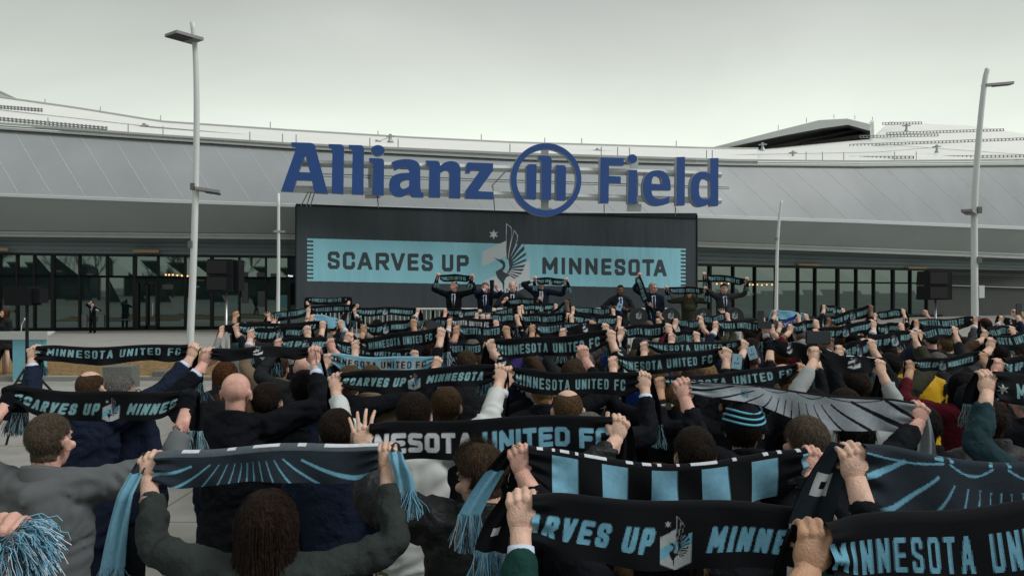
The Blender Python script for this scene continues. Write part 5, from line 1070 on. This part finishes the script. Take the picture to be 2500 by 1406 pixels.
# ---- middle and far rows: (person, scarf, left, right, Z, design, options)
ROWS = [
 ('black sleeves, fist beside a phone', 'MINNESOTA UNITED FC left of the striped sleeve', (868, 842), (1077, 812), 6.1, 'M', dict(hc='dark')),
 ('tan fists under a NESOTA UNITED scarf', 'NESOTA UNITED above the purple jacket', (1115, 806), (1236, 806), 7.0, 'M', dict(hc='brown', top='purple', skin='tan')),
 ('grey sleeves and a bald crown', 'VES UP and a shield left of the light blue scarf', (680, 838), (807, 838), 6.4, 'S', dict(hair='bald', skin='pink', top='charcoal')),
 ('white cuffs and dark round hair', 'CARVES UP MINNES just above the bald crown', (613, 814), (750, 806), 6.9, 'S', dict(hc='brown', top='khaki', cuff='shirt')),
 ('black sleeves at the left end of the crowd', 'CARVES UP MINNES at the left end of the crowd', (577, 799), (788, 793), 8.0, 'S', dict(hc='black')),
 ('a pale grey sleeve, leftmost of the standing crowd', 'star end, leftmost of the far crowd', (542, 803), (668, 792), 9.0, 'K', dict(top='silver', hc='grey')),
 ('white cuff in front of the UP MINN scarf', 'S UP MINN between the two MINNESOTA scarves', (888, 802), (1010, 788), 8.0, 'S', dict(hc='light_brown', skin='tan')),
 ('pale hand at the left, far row', 'upside down letters MINNES', (656, 770), (753, 757), 11.3, 'M', dict(hc='blond', female=True, hair='long')),
 ('light blue cloth and a grey head', 'plain light blue cloth held up in the far rows', (763, 776), (831, 789), 9.0, 'LB', dict(hc='grey', cuff='shirt')),
 ('tan fist below the gloved hands', 'NNESOTA UNITED second from the top at left', (755, 753), (872, 748), 13.6, 'M', dict(hc='dark', skin='tan')),
 ('black gloves at the top of the far left rows', 'INNESOTA UNITED topmost at left, held by gloves', (749, 731), (853, 730), 15.0, 'M', dict(glove=True, hc='dark')),
 ('a long black sleeve and white cuff', 'ARVES UP MINNES below the banner edge', (866, 758), (1020, 758), 12.4, 'S', dict(cuff='shirt', hc='dark')),
 ('a pink fist before the stage', 'RVES UP MIN in front of the first suited man', (1087, 760), (1172, 761), 12.3, 'S', dict(skin='pink', hc='brown')),
 ('a steep grey sleeve', 'OTA UNITE rising towards the stage', (1164, 770), (1268, 754), 11.6, 'M', dict(top='silver', hc='dark')),
 ('dark hair right below the stage', 'SCARVES just below the bald man on stage', (1274, 750), (1357, 747), 13.4, 'S', dict(hc='black')),
 ('a brown fist raised steeply', 'C and fringe pulled up by a brown fist', (1338, 776), (1384, 740), 10.5, 'M', dict(skin='brown', hc='black')),
 ('a dark coat before the empty stage part', 'TA UNITED FC in front of the empty stage part', (1399, 754), (1497, 759), 12.6, 'M', dict(hc='brown', top='charcoal')),
 ('a dark hood behind the phone', 'NESOTA UNI half hidden behind another', (1192, 775), (1262, 775), 10., 'M', dict(hc='dark')),
 ('navy sleeves close to the stage centre', 'ESOTA UNITED F at the stage centre', (1269, 775), (1388, 771), 10.2, 'M', dict(top='navy', hc='sandy')),
 ('a wristwatch and black coat', 'VES UP MINNES at the stage centre', (1395, 774), (1512, 778), 9.6, 'S', dict(hc='auburn', hair='long', female=True)),
 ('white lettering overhead', 'white letters A UNITED FC', (1098, 786), (1211, 790), 8.8, 'X', dict(hc='grey', cuff='shirt')),
 ('a curly dark head', 'MINNESO with a blue sheen beside a phone', (1046, 786), (1100, 780), 9.4, 'M', dict(hair='curly', hc='black', skin='brown')),
 ('a brown leather sleeve', 'UNITED rising across the centre', (1300, 802), (1446, 792), 7.7, 'M', dict(top='brown', hc='dark', skin='tan')),
 ('a grey hooded coat', 'UNITED tight behind the big centre scarf', (1375, 812), (1478, 800), 6.9, 'K', dict(top='charcoal', hc='grey')),
 ('a blue sleeve and yellow glove strap', 'NESOTA UNITED below the dark suited man on stage', (1517, 808), (1632, 800), 7.1, 'M', dict(top='blue', hc='light_brown')),
 ('a green jacket below the stage chairs', 'NITED FC tilted up below the stage chairs', (1712, 780), (1776, 770), 10.5, 'M', dict(top='olive', hc='dark')),
 ('a navy sleeve, white cuff and watch', 'INNESOTA UNITED FC ending at a phone', (1748, 793), (1864, 797), 8.1, 'M', dict(top='navy', cuff='shirt', hc='dark')),
 ('a long black sleeve by the slim bent post', 'rolled light blue cloth by the slim bent post', (1893, 763), (1968, 772), 11.3, 'LB', dict(hc='brown')),
 ('dark blue cloth under the rolled one', 'royal blue cloth with white letters', (1905, 793), (1950, 772), 10.3, 'U', dict(hc='light_brown', female=True, hair='long')),
 ('small pale hands behind the others', 'short length behind the tilted RVES UP one', (2012, 750), (2058, 758), 12.8, 'S', dict(hc='blond')),
 ('a brown fist at the top right', 'RVES UP MINNESO tilted up to a brown fist', (2024, 783), (2126, 751), 9.8, 'S', dict(skin='brown', hc='black')),
 ('white cuffs under the RVES UP scarves', 'RVES UP MINNES second below the tilted one', (1992, 812), (2132, 790), 7.8, 'S', dict(cuff='shirt', hc='grey')),
 ('an orange hat behind white letters', 'MINNESOTA before the dark glass on the right', (2137, 771), (2205, 760), 11.6, 'M', dict(hatm='tan', hat='beanie', hc='brown')),
 ('a brown coat deep in the right rows', 'MINNES low between dark coats on the right', (2135, 801), (2200, 796), 8.6, 'S', dict(top='brown', hc='dark')),
 ('a grey suit sleeve and white cuff by the right post', 'MINNESOTA UNITED FC stretched to the right lamp post', (2238, 788), (2381, 780), 9.2, 'M', dict(top='suit_grey', cuff='shirt', hc='sandy', skin='tan')),
 ('an olive padded coat beside the yellow jacket', 'VES UP twisted with white letters, right', (2110, 838), (2230, 818), 6.5, 'S', dict(top='olive', puffer=True, hc='black')),
 ('a blue scarf end beside the brown phone hand', 'bright blue letters NNES', (2050, 856), (2128, 840), 5.7, 'S', dict(hc='dark', hair='short')),
 ('a rolled scarf near the right edge', 'dark rolled length high at the right edge', (2445, 778), (2490, 788), 10.6, 'K', dict(cuff='shirt', hc='white')),
 ('a pale fist at the right edge', 'VES UP cut by the right edge', (2438, 892), (2580, 890), 4.6, 'S', dict(hc='white', hair='receding', skin='pink')),
 ('black gloves right of the pass cards', 'white dashed rim held by black gloves', (1880, 842), (1990, 860), 5.5, 'K', dict(glove=True, hc='auburn', hair='bob', female=True)),
 ('a teal tassel near the right edge', 'tilted teal lettering near the right edge', (2420, 836), (2545, 812), 6.0, 'M', dict(hc='light_brown', top='suit_grey')),
 ('brown coat right of the right lamp post', 'SOTA just right of the right lamp post', (2405, 815), (2470, 805), 7.6, 'M', dict(hc='dark', top='brown')),
 ('blond hair under the slanted thumb scarf', 'NES in front of the dark coats, right of centre', (1640, 822), (1700, 818), 6.9, 'M', dict(hc='blond', hair='bob', female=True)),
 ('a maroon sleeve', 'UNITED just above the grey beanie', (1650, 786), (1712, 790), 8.9, 'M', dict(top='maroon', hc='dark')),
 ('a charcoal coat behind the olive one', 'MINNESOTA low between hats on the right', (2245, 815), (2330, 806), 7.3, 'M', dict(top='charcoal', hc='grey')),
 ('a tan coat in the right rows', 'SCARVES behind the royal blue cloth', (1930, 800), (1992, 788), 8.6, 'S', dict(top='tan', hc='white')),
 ('a dark anorak left of the big centre scarf', 'NESOTA UNITED low and left of the big centre scarf', (1090, 850), (1190, 846), 6.7, 'M', dict(hc='brown', top='charcoal')),
]
HC = {'auburn': 'auburn', 'light_brown': 'light brown', 'sandy': 'sandy'}
for i, (pd, sdsc, Lp, Rp, Zh, des, o) in enumerate(ROWS):
    o = dict(o); s = (1.66 if o.get('female') else 1.75) + (i * 37 % 11 - 5) * .008
    W_ = {'LB': .13, 'K': .11, 'U': .12}.get(des, .125 if Zh < 9 else .14); Ln = abs(Rp[0] - Lp[0]) / FPX * Zh
    r = min(.82, max(.42, Ln / (8.33 * W_) * 1.15)); uc = {'S': .45, 'M': .5}.get(des, .5) + ((i * 29) % 7 - 3) * .015
    H('person with ' + pd if not pd.startswith(('person', 'man')) else pd, ('black scarf, ' if des not in ('LB', 'U') else 'scarf, ') + sdsc, Lp, Rp, Zh, None, s, des=des, u=(uc - r / 2, uc + r / 2), W_=W_, tails=(.7, .7),
      sc=dict(lean=[.05, .15, .25][i % 3], voff=[0, .08, .16][i * 5 % 3] if des == 'M' else 0, flip=('upside' in sdsc), sag=[.0, .015, -.01][i % 3], pinch=.3, pinchw=.06), **o)
# ---- smartphones held up
def phone(lb, px, py, Z, w=.075, h=.15, rz=0, land=False, ry=0):
    t = thing('smartphone', lb, 'phone', tuple(P(px, py, Z)), rz); 
    if land: w, h = h, w
    mb = MB(); mb.box((0, 0, 0), (w, .009, h), ry=ry); mb.build('case', M_blk, t); mb = MB(); mb.box((0, -.0052, 0), (w * .92, .001, h * .94), ry=ry); mb.build('screen', mat('phone_screen', (.05, .06, .07), .15, emit=.0), t)
    mb = MB(); mb.box((w * .3, .006, h * .38), (.014, .004, .014)); mb.build('camera_lens', M_frame, t)
def phoner(pl, px, py, Z, hand, **k):
    ph = P(px, py, Z); hx = k.pop('hx', hand[0]); x = (hx - 1250) / FPX * (Z - .3); person(pl, x, Z - .3, k.pop('s', 1.72), None, P(*hand, Z), lod=lodof(Z), style=('fist', 'loose'), **k); PEOPLE.append((x, Z - .3))
phoner('person with a black sleeve and brown hand filming with a silver phone', 2004, 828, 5.0, (2022, 836), skin='brown', top='black', hc='black', hx=1990, s=1.68); phone('silver edged phone in a brown hand left of the yellow jacket', 1997, 824, 4.98, land=True, w=.08, h=.16)
phoner('person with a maroon sleeve filming the stage', 1866, 795, 8.0, (1882, 801), top='maroon', hc='auburn', hx=1910); phone('dark phone at the end of the INNESOTA UNITED FC scarf', 1866, 793, 7.98, land=True)
phoner('person holding a phone in front of the slim bent post', 1856, 775, 9.2, (1861, 782), top='charcoal', hc='dark', hx=1835); phone('black phone raised left of the slim bent post', 1857, 774, 9.18)
phoner('person with a long bare forearm raising a phone at the far right', 2490, 755, 10.5, (2483, 764), top='navy', hc='dark', hx=2478); phone('black phone raised highest at the far right edge', 2487, 755, 10.48)
phone('dark phone in a tan hand beside the MINNESOTA UNITED FC scarf', 1062, 797, 6.2, land=True, ry=.4)
t_ = thing('ring', 'gold ring on the left hand holding the block scarf', 'ring', tuple(P(1263, 1088, 2.47))); mb = MB(); mb.tube([(.0105 * math.cos(q), .0105 * math.sin(q), 0) for q in np.linspace(0, 6.283, 17)], .0018, 5); mb.build('band', mat('gold', (.6, .42, .15), .25, metal=1), t_); mb = MB(); mb.ell((0, -.0115, 0), (.002, .002, .002), 6, 4); mb.build('stone', mat('gem', (.8, .8, .85), .1), t_)
# ---- pass cards
M_card = mat('card_blue', (.30, .52, .64), .4); M_cardt = mat('card_print', (.01, .03, .06), .5)
def card(lb, px, py, Z, rz=0., vip=True, sc=1.):
    im = np.zeros((60, 40), np.int8)
    if vip: text(im, 'VIP', 9, 33, 10, .62, 2.3, 1, 0, 2.4); fill(im, [(20, 10), (24, 16), (22, 24), (18, 26), (21, 18)], 1); im[54:55, 12:28] = 1
    else: fill(im, [(14, 20), (30, 18), (26, 36), (16, 40)], 1)
    w, h = .068 * sc, .10 * sc; t = thing('pass_card', lb, 'pass card', tuple(P(px, py, Z))); mb = MB(); Rm = np.array(Matrix.Rotation(rz, 3, 'Y'))
    raster(im, lambda x, y: (np.stack([(x / 40 - .5) * w, x * 0 - .002, (.5 - y / 60) * h], -1)) @ Rm.T, None, mb=mb); mb.build('card_front', [M_card, M_cardt], t)
    mb = MB(); mb.box((0, 0, 0), (w, .002, h), ry=rz); mb.build('card_back', M_card, t); mb = MB(); mb.tube([(0, 0, h * .45), (-.01, .02, h * .9), (-.02, .04, h * 1.2)], .002, 4); mb.build('strap', M_blk2, t)
card('light blue VIP pass card hanging left of the other, beside the raised thumb', 1799, 882, 5.15, .12); card('light blue VIP pass card hanging at the right, above its neighbour', 1836, 861, 5.9, -.3)
card('light blue pass card hanging from the bald man wrist', 774, 908, 4.5, -.25, False); card('small light blue card held by the dark suited man on stage', 1512, 749, 16.6, .3, False, 1.6)
# ---- named single people in the crowd (no scarf held up)
def single(lb, px, top_y, s, **k):
    Z = (CAMH - s) * FPX / (top_y - 703); x = (px - 1250) / FPX * Z; lod = k.pop('lod', lodof(Z)); k.setdefault('hair', 'short')
    person(lb, x, Z, s, lod=lod, **k); PEOPLE.append((x, Z)); return x, Z
single('grey haired man with glasses beside the navy suited man', 292, 918, 1.72, hc='grey', top='navy', glasses=True, look=(-.5, 0))
single('woman with long auburn hair in front of the bald man', 548, 884, 1.70, hair='long', hc='auburn', female=True, top='charcoal')
single('person in a black beanie with light blue stripes and a pompom', 1822, 988, 1.76, hair='short', hc='dark', hat='striped', hatm='black', top='black', lod='hi', look=(-.4, 0))
single('person in a bright yellow jacket and dusty blue hat', 2236, 848, 1.76, hat='beanie', hatm='navy', top='yellow', hc='dark', puffer=True, fat=1.1)
single('person in a pale grey beanie and grey hooded top below the stage', 1697, 786, 1.72, hat='beanie', hatm='silver', top='silver', hc='dark')
single('woman with smooth blond hair between the block scarf and the VES UP scarf', 1606, 1146, 1.64, hair='bob', hc='blond', female=True, top='black', lod='hi')
single('person with fluffy blond hair under the UNITED F scarf', 1724, 886, 1.66, hair='medium', hc='blond', top='black')
single('man with a grey head and glasses right of the grey beanie', 1950, 797, 1.84, hc='grey', top='charcoal', glasses=True, look=(.5, 0))
single('person with reddish brown hair left of the grey haired man', 1919, 818, 1.62, hair='bob', hc='auburn', female=True, top='black')
single('man with brown grey hair below the right lamp post', 2316, 808, 1.80, hc='sandy', top='charcoal')
single('balding man between the olive coat and the right lamp post', 2277, 806, 1.76, hair='receding', hc='dark', skin='pink', top='black')
single('person in a grey flat cap by the right lamp post', 2397, 772, 1.80, hat='cap', hatm='silver', hc='grey', top='charcoal')
single('person with white hair below the grey cap', 2392, 800, 1.70, hair='medium', hc='white', top='charcoal')
single('man with dark hair in a navy suit in front of a phone', 1829, 797, 1.80, hc='dark', top='navy')
single('person with brown curls in front of the striped sleeve', 1608, 908, 1.68, hair='curly', hc='sandy', top='black')
single('man with ash blond hair in a khaki coat under the light blue scarf', 905, 893, 1.74, hc='sandy', top='khaki')
single('man in a black coat left of the woman with long brown hair', 742, 905, 1.80, hc='black', top='navy', coat=True, hair='short')
single('person in black between the two centre scarves', 1300, 905, 1.70, hc='dark', top='black', hair='medium')
single('person with full black hair below the pale wing scarf', 2090, 1012, 1.66, hc='black', top='black', hair='medium', female=True, lod='mid')
single('tall man in black under the yellow jacket', 2255, 990, 1.72, hc='black', top='black', hair='short', lod='mid', coat=True)
single('person in a black quilted coat at the lower right', 2420, 975, 1.74, hc='dark', top='puffer_black', hair='short', puffer=True, lod='mid')
single('brown haired person below the wing pattern scarf', 2262, 1182, 1.62, hc='auburn', top='black', hair='bob', female=True, lod='hi')
single('man in dark clothes between the pale wing scarf and the block scarf', 1700, 1045, 1.72, hc='dark', top='puffer_black', puffer=True, hair='short', lod='mid')
single('person in a dark coat behind the white and blue lettered scarf', 1440, 1010, 1.72, hc='grey', top='black', hair='short', lod='mid')
single('person in a black coat behind the quiffed man', 1090, 945, 1.74, hc='light_brown', top='charcoal', hair='short', lod='mid')
single('person in a navy coat behind the long haired woman', 820, 1000, 1.70, hc='dark', top='navy', hair='short', lod='mid', coat=True)
single('person with a red collar in front of the grey fleece', 650, 935, 1.76, hc='dark', top='black', hair='short', lod='mid', coat=True)
# ---- the rest of the crowd, each with a look of its own
looks = []
HS = ['short', 'medium', 'buzz', 'receding', 'bob', 'curly', 'long']
for h_ in HS:
    for c_ in ('brown', 'dark', 'black', 'grey', 'sandy', 'light_brown', 'blond', 'white'):
        for tp_ in ('black', 'charcoal', 'navy', 'olive', 'suit_grey', 'brown'): looks.append((h_, c_, tp_))
rg = random.Random(21); rg.shuffle(looks); li = 0
HN = {'short': 'short', 'medium': 'thick', 'buzz': 'cropped', 'receding': 'thinning', 'bob': 'bobbed', 'curly': 'curly', 'long': 'long'}
nfill = 0
zr = 4.9
while zr < 14.6:
    x = -11
    while x < 14:
        x += .60 + (zr - 5) * .035 + rg.uniform(0, .12); y = zr + rg.uniform(-.16, .16); px = 1250 + x / y * FPX
        if not (-60 < px < 2560): continue
        if x < -1.9 - (y - 5) * .36: continue
        if px > 2120 and px < 2520 and y < 6.6: continue
        if any((x - a) ** 2 + (y - b) ** 2 < .46 ** 2 for a, b in PEOPLE): continue
        h_, c_, tp_ = looks[li]; li += 1; fem = h_ in ('long', 'bob'); s = rg.uniform(1.60, 1.68) if fem else rg.uniform(1.66, 1.77)
        side = 'left part' if px < 1150 else ('centre part' if px < 1800 else 'right part')
        depth = 'near rows' if y < 8 else ('middle rows' if y < 11.5 else 'rows by the stage')
        hatk = {}
        if rg.random() < .08: hatk = dict(hat='beanie', hatm=rg.choice(['black', 'charcoal', 'navy', 'maroon']))
        lb = '%s in %s with %s %s hair, %s, %s' % ('woman' if fem else 'man', tp_.replace('suit_', ''), HN[h_], c_.replace('_', ' '), depth, side)
        if hatk: lb = lb.replace(' with ', ' and %s beanie with ' % hatk['hatm'])
        up = {}
        if rg.random() < .22:
            zz = rg.uniform(1.72, 1.92); up = dict(hr=np.array((x + rg.uniform(.16, .3), y + .2, zz)), wr=.92, style=('loose', rg.choice(['fist', 'open', 'loose'])))
            if rg.random() < .5: up['hl'] = np.array((x - rg.uniform(.1, .28), y + .22, zz + rg.uniform(-.1, .1)))
        person(lb, x, y, s, lod=lodof(max(y, 5.)), **up, hair=h_, hc=c_, top=tp_, female=fem, skin=rg.choice(['light', 'light', 'pink', 'tan', 'brown' if c_ in ('black', 'dark') and h_ != 'long' else 'light']), look=(rg.uniform(-.5, .5), 0), group='people standing in the crowd', **hatk)
        PEOPLE.append((x, y)); nfill += 1
    zr += .82
print('FILL', nfill, 'PEOPLE', len(PEOPLE))
# track jacket stripes and other small dress details
def stripes_on(root, side=None):
    jk = [c for c in root.children if c.name.startswith('jacket')][0]; me = jk.data; n = len(me.vertices); V = np.empty(n*3, np.float32); me.vertices.foreach_get('co', V); V = V.reshape(-1, 3)
    lr = sorted([c for c in root.children if c.name.startswith('body')])[0] if 0 else None
    me.materials.append(cloth('lightgrey', (0, 0, 0))); F = np.empty(len(me.loops), np.int32); me.loops.foreach_get('vertex_index', F); c = V[F.reshape(-1, 4)].mean(1)
    nn = np.empty(len(me.polygons)*3, np.float32); me.polygons.foreach_get('normal', nn); nn = nn.reshape(-1, 3); q = c[:, 1] + .0; k = (np.abs(c[:, 0]) > .17) & (c[:, 2] > 1.42) & (nn[:, 1] < -.1)
    ph = (np.arctan2(nn[:, 0] * np.sign(c[:, 0]), -nn[:, 1])); st_ = k & ((np.abs(ph - .2) < .10) | (np.abs(ph - .55) < .10) | (np.abs(ph - .9) < .10)); me.polygons.foreach_set('material_index', st_.astype(np.int32)); me.update()
stripes_on(tt)
# silver watches and a ring
def wristband(lb, px, py, Z, m, dial=True, r=.034, tilt=(0, 0, 1)):
    t = thing('wristwatch', lb, 'watch', tuple(P(px, py, Z))); mb = MB(); a = np.linspace(0, 2*np.pi, 17); ax = unit(tilt); u = unit(np.cross(ax, (0, 1, 0))); v = np.cross(ax, u); mb.tube([r * (math.cos(q) * u + math.sin(q) * v * .85) for q in a], .0065, 6); mb.build('strap', m, t)
    mb = MB(); mb.box((0, -r * .9, 0), (.034, .010, .036)); mb.build('watch_face', m, t)
M_sil = mat('watch_silver', (.55, .56, .56), .25, metal=1)
wristband('silver wristwatch of the navy suited man', 74, 893, 5.08, M_sil, tilt=(-.1, .1, 1)); wristband('dark smartwatch on the right wrist below the block scarf', 1951, 1172, 2.46, M_blk2, tilt=(-.3, .1, 1)); wristband('silver wristwatch at the middle right near the hanging tassel', 1629, 990, 4.6, M_sil)

# ================================================================ people on the stage, facing us
def stager(pl, px, top_y, Z, hands=None, sl=None, des='M', s=None, u=None, scY=-.12, **k):
    s = CAMH - SZ - (top_y - 703) / FPX * Z; x = (px - 1250) / FPX * Z
    hl = hr = None
    if hands: 
        Zh = Z + scY
        if hands[1]: hl = P(*hands[1], Zh)
        if hands[0]: hr = P(*hands[0], Zh)
    person(pl, x, Z, s, hl, hr, yaw=math.pi, lod='mid', floor=SZ, face=True, **k)
    if sl:
        A, B = P(*hands[0], Zh), P(*hands[1], Zh); ax = unit(B - A); scarf(sl, A + ax * .04 + (0, -.02, .02), B - ax * .04 + (0, -.02, .02), W_=.16, des=des, u=u or (.12, .88), lod='mid', tails=(.6, .6), sag=-.02, lean=.0, pinch=.3)
stager('man in a dark suit on stage, arms highest at the left, balding', 1108, 685, 17, ((1070, 673), (1152, 675)), 'black scarf held overhead by the leftmost man on stage', hair='receding', hc='dark', top='black', skin='pink', tie='charcoal', look=(-.4, 0), legs='black')
stager('man in a navy suit on stage raising both hands to his face', 1184, 689, 17.2, ((1186, 702), (1211, 700)), None, hair='short', hc='grey', top='navy', tie='charcoal', skin='pink', cuff='shirt')
stager('balding man in a charcoal suit on stage holding a scarf at chest height', 1251, 686, 16.8, ((1236, 731), (1316, 731)), 'black scarf at chest height of the balding man on stage', hair='receding', hc='grey', top='charcoal', tie='black', skin='pink')
stager('man with glasses and silver tie on stage behind his scarf', 1321, 678, 17.3, ((1306, 680), (1382, 684)), 'black scarf reading RVES UP MINNE before the face with glasses', des='S', u=(.15, .75), hair='short', hc='grey', top='navy', tie='silver', glasses=True, skin='light')
stager('man with dark skin in a charcoal suit and blue tie on stage', 1514, 695, 16.9, ((1500, 752), (1520, 752)), None, hair='buzz', hc='black', top='charcoal', tie='blue', skin='brown', look=(-.3, -.1))
stager('man with white hair and glasses on stage pulling a scarf diagonally', 1594, 690, 17, ((1562, 672), (1588, 744)), 'black scarf pulled steeply down by the white haired man', hair='short', hc='white', top='navy', tie='charcoal', glasses=True, skin='pink', look=(.5, 0))
stager('smiling woman with wavy blond hair and glasses in an olive coat on stage', 1681, 702, 16.9, ((1628, 703), (1722, 705)), 'black scarf held wide by the blond woman on stage', hair='bob', hc='blond', top='olive', female=True, glasses=True, coat=True, skin='light')
stager('man with brown hair in a grey suit on stage, arms highest at the right', 1767, 692, 17, ((1720, 671), (1823, 683)), 'black scarf held overhead by the rightmost man on stage', hair='short', hc='brown', top='suit_grey', tie='navy', skin='light')
# black bundle in front of the second man's face
mb = MB(); c0 = P(1201, 684, 16.85); mb.tube([c0, c0 + (.0, -.02, -.25), c0 + (-.03, -.02, -.55)], [.05, .04, .045], 8); o = mb.build('folded_scarf', KN2 if 0 else cloth('black', (0, 0, 0)), None, True); tag(o, 'folded black scarf hanging from the raised hands of the second man on stage', 'scarf')
# crested chairs on the stage
M_seat = mat('chair_vinyl', (.018, .02, .022), .45)
imc = np.zeros((48, 40), np.int8); crest(imc, -1, -3, .036, 0, 1, 1, False)
for i, px in enumerate((1561, 1640, 1719, 1797)):
    c = P(px, 763, 15.9); t = thing('chair', ('black chair with a printed crest, leftmost of the four on the stage', 'black crested chair second from the left on the stage', 'black crested chair between the blond woman and the grey suited man', 'black crested chair right of the grey suited man on the stage')[i], 'chair', (c[0], 16.0, SZ), 0, 'crested chairs on the stage')
    mb = MB(); zt = c[2] + .10 - SZ; zb = zt - .36; n = 14; a = np.linspace(0, math.pi, n); pts = [(-.18 - .0, zb)] + [(-.19 * math.cos(q), zt - .2 + .2 * math.sin(q)) for q in a] + [(.18, zb)]
    m = len(pts); V = [(p_, y_, q_) for y_ in (-.03, .03) for p_, q_ in pts]; mb.add(V, [(j, j+1, m+j+1, m+j) for j in range(m - 1)]); fan = [(0, j, j+1, j+2) for j in range(1, m - 2, 2)]; mb.add(V, [f for f in fan] + [(m, m + j + 2, m + j + 1, m + j) for j in range(1, m - 2, 2)]); b = mb.build('backrest', M_seat, t)
    mb = MB(); raster(imc, lambda x, y: np.stack([(x / 40 - .5) * .15, x * 0 - .034, zt - .05 - y / 48 * .19], -1), None, mb=mb, skip=0); mb.build('crest', [M_seat, mat('crest_print', (.30, .36, .38), .6)], b)
    mb = MB(); mb.box((0, .2, .45), (.42, .42, .06)); mb.build('seat', M_seat, t)
    for sx in (-.16, .16):
        for yy in (0, .38): mb = MB(); z1 = zb + .05 if yy == 0 else .43; mb.tube([(sx, yy, 0), (sx, yy, z1)], .016, 6); mb.build('leg', M_rail, t)
# ---- people at the left, away from the crowd
x = (14 - 1250) / FPX * 20; person('woman with long auburn hair in a dark coat walking at the left edge', x, 20, 1.76, P(34, 845, 20.1), P(-4, 850, 19.9), yaw=math.pi * .82, lod='mid', hair='long', hc='auburn', top='charcoal', female=True, coat=True, face=True, look=(.1, 0), walk=True)
x = (226 - 1250) / FPX * 38.2; person('woman in dark clothes and light blue shirt on the phone by the glass', x, 38.2, 1.60, P(236, 757, 38), P(222, 737, 38), yaw=math.pi, lod='lo', hair='short', hc='dark', top='black', female=True, face=True, tie='navy')

# ================================================================ folding chairs between the rows
M_fc = mat('folding_chair_black', (.012, .013, .015), .4); M_fs = mat('folding_chair_seat', (.05, .055, .06), .45)
def fchair(lb, x, y, rz):
    t = thing('folding_chair', lb, 'chair', (x, y, .02), rz)
    mb = MB(); mb.box((0, .02, .45), (.40, .38, .03), tap=.97); mb.build('seat', M_fs, t)
    mb = MB(); V = []; n = 9
    for dy in (-.012, .012):
        for zz in (.66, .86):
            for j in range(n): a = (j / (n - 1) - .5) * 2; V.append((a * .20, -.22 + dy - .03 * (1 - a * a) - (zz - .66) * .12, zz - (abs(a) ** 6) * .05 * (1 if zz > .7 else -1)))
    I = np.arange(4 * n).reshape(4, n)
    for a, b in ((0, 1), (3, 2)): mb.add(V, [(I[a, j], I[a, j+1], I[b, j+1], I[b, j]) for j in range(n - 1)])
    mb.add(V, [(I[1, j], I[1, j+1], I[3, j+1], I[3, j]) for j in range(n - 1)] + [(I[2, j], I[2, j+1], I[0, j+1], I[0, j]) for j in range(n - 1)]); mb.build('backrest', M_fc, t)
    for sx in (-.21, .21):
        mb = MB(); mb.tube([(sx, -.24, .84), (sx, -.2, .6), (sx, .24, 0)], .012, 6); mb.build('leg', M_fc, t); mb = MB(); mb.tube([(sx, .18, .46), (sx, -.24, 0)], .012, 6); mb.build('leg', M_fc, t)
for i, (px, Z, lb) in enumerate(((470, 3.6, 'black folding chair beside the navy trousers at left'), (400, 2.9, 'black folding chair under the hanging light blue scarf end'), (560, 3.0, 'black folding chair directly behind the long haired woman shoulder'), (760, 3.3, 'black folding chair between the long haired woman and the quiffed man'), (900, 2.9, 'black folding chair left of the jeans'), (1450, 3.6, 'black folding chair under the white and blue lettered scarf'),
    (2200, 4.6, 'black folding chair in the dark gap right of the pale wing scarf'), (2330, 3.2, 'black folding chair below the wing pattern scarf'), (2480, 4.9, 'black folding chair at the right edge'))):
    fchair(lb, (px - 1250) / FPX * Z, Z, (i * .37 % .5) - .25)
# loose blue tassel at the bottom left, held by a hand from outside the frame
Zt = 1.45
person('person outside the left edge whose fingers hold a light blue tassel', -1.13, 1.25, 1.62, None, P(2, 1330, Zt), lod='hi', skin='pink', top='black', hair='short', hc='dark')
t = thing('scarf', 'light blue tasselled scarf end at the bottom left corner', 'scarf', tuple(P(60, 1345, Zt))); mb = MB(); rgn = np.random.default_rng(4); c0 = P(28, 1330, Zt) - P(60, 1345, Zt)
for i in range(1000):
    a = rgn.uniform(-.5, 1.75); d = np.array((math.cos(a), rgn.normal(0, .35), math.sin(a) * -.9 + .35)); d = unit(d); l = rgn.uniform(.055, .085); st0 = c0 + rgn.normal(0, .008, 3); mb.tube([st0, st0 + d * l * .5 + (0, 0, .008), st0 + d * l * .85 + (0, 0, -.004), st0 + d * l + (rgn.normal(0, .006), 0, -.022)], .0008, 3, col=PAL[[LBL, LBL, BLU, WHT, SLT][rgn.integers(0, 5)]] * rgn.uniform(.8, 1.5), cap=False)
mb.build('fringe', YARN, t, True); mb = MB(); mb.tube([c0 - (.06, 0, .01), c0, c0 + (.012, 0, .002)], [.03, .022, .014], 12, col=PAL[SLT]); mb.build('knitted_band', KN, t, True)
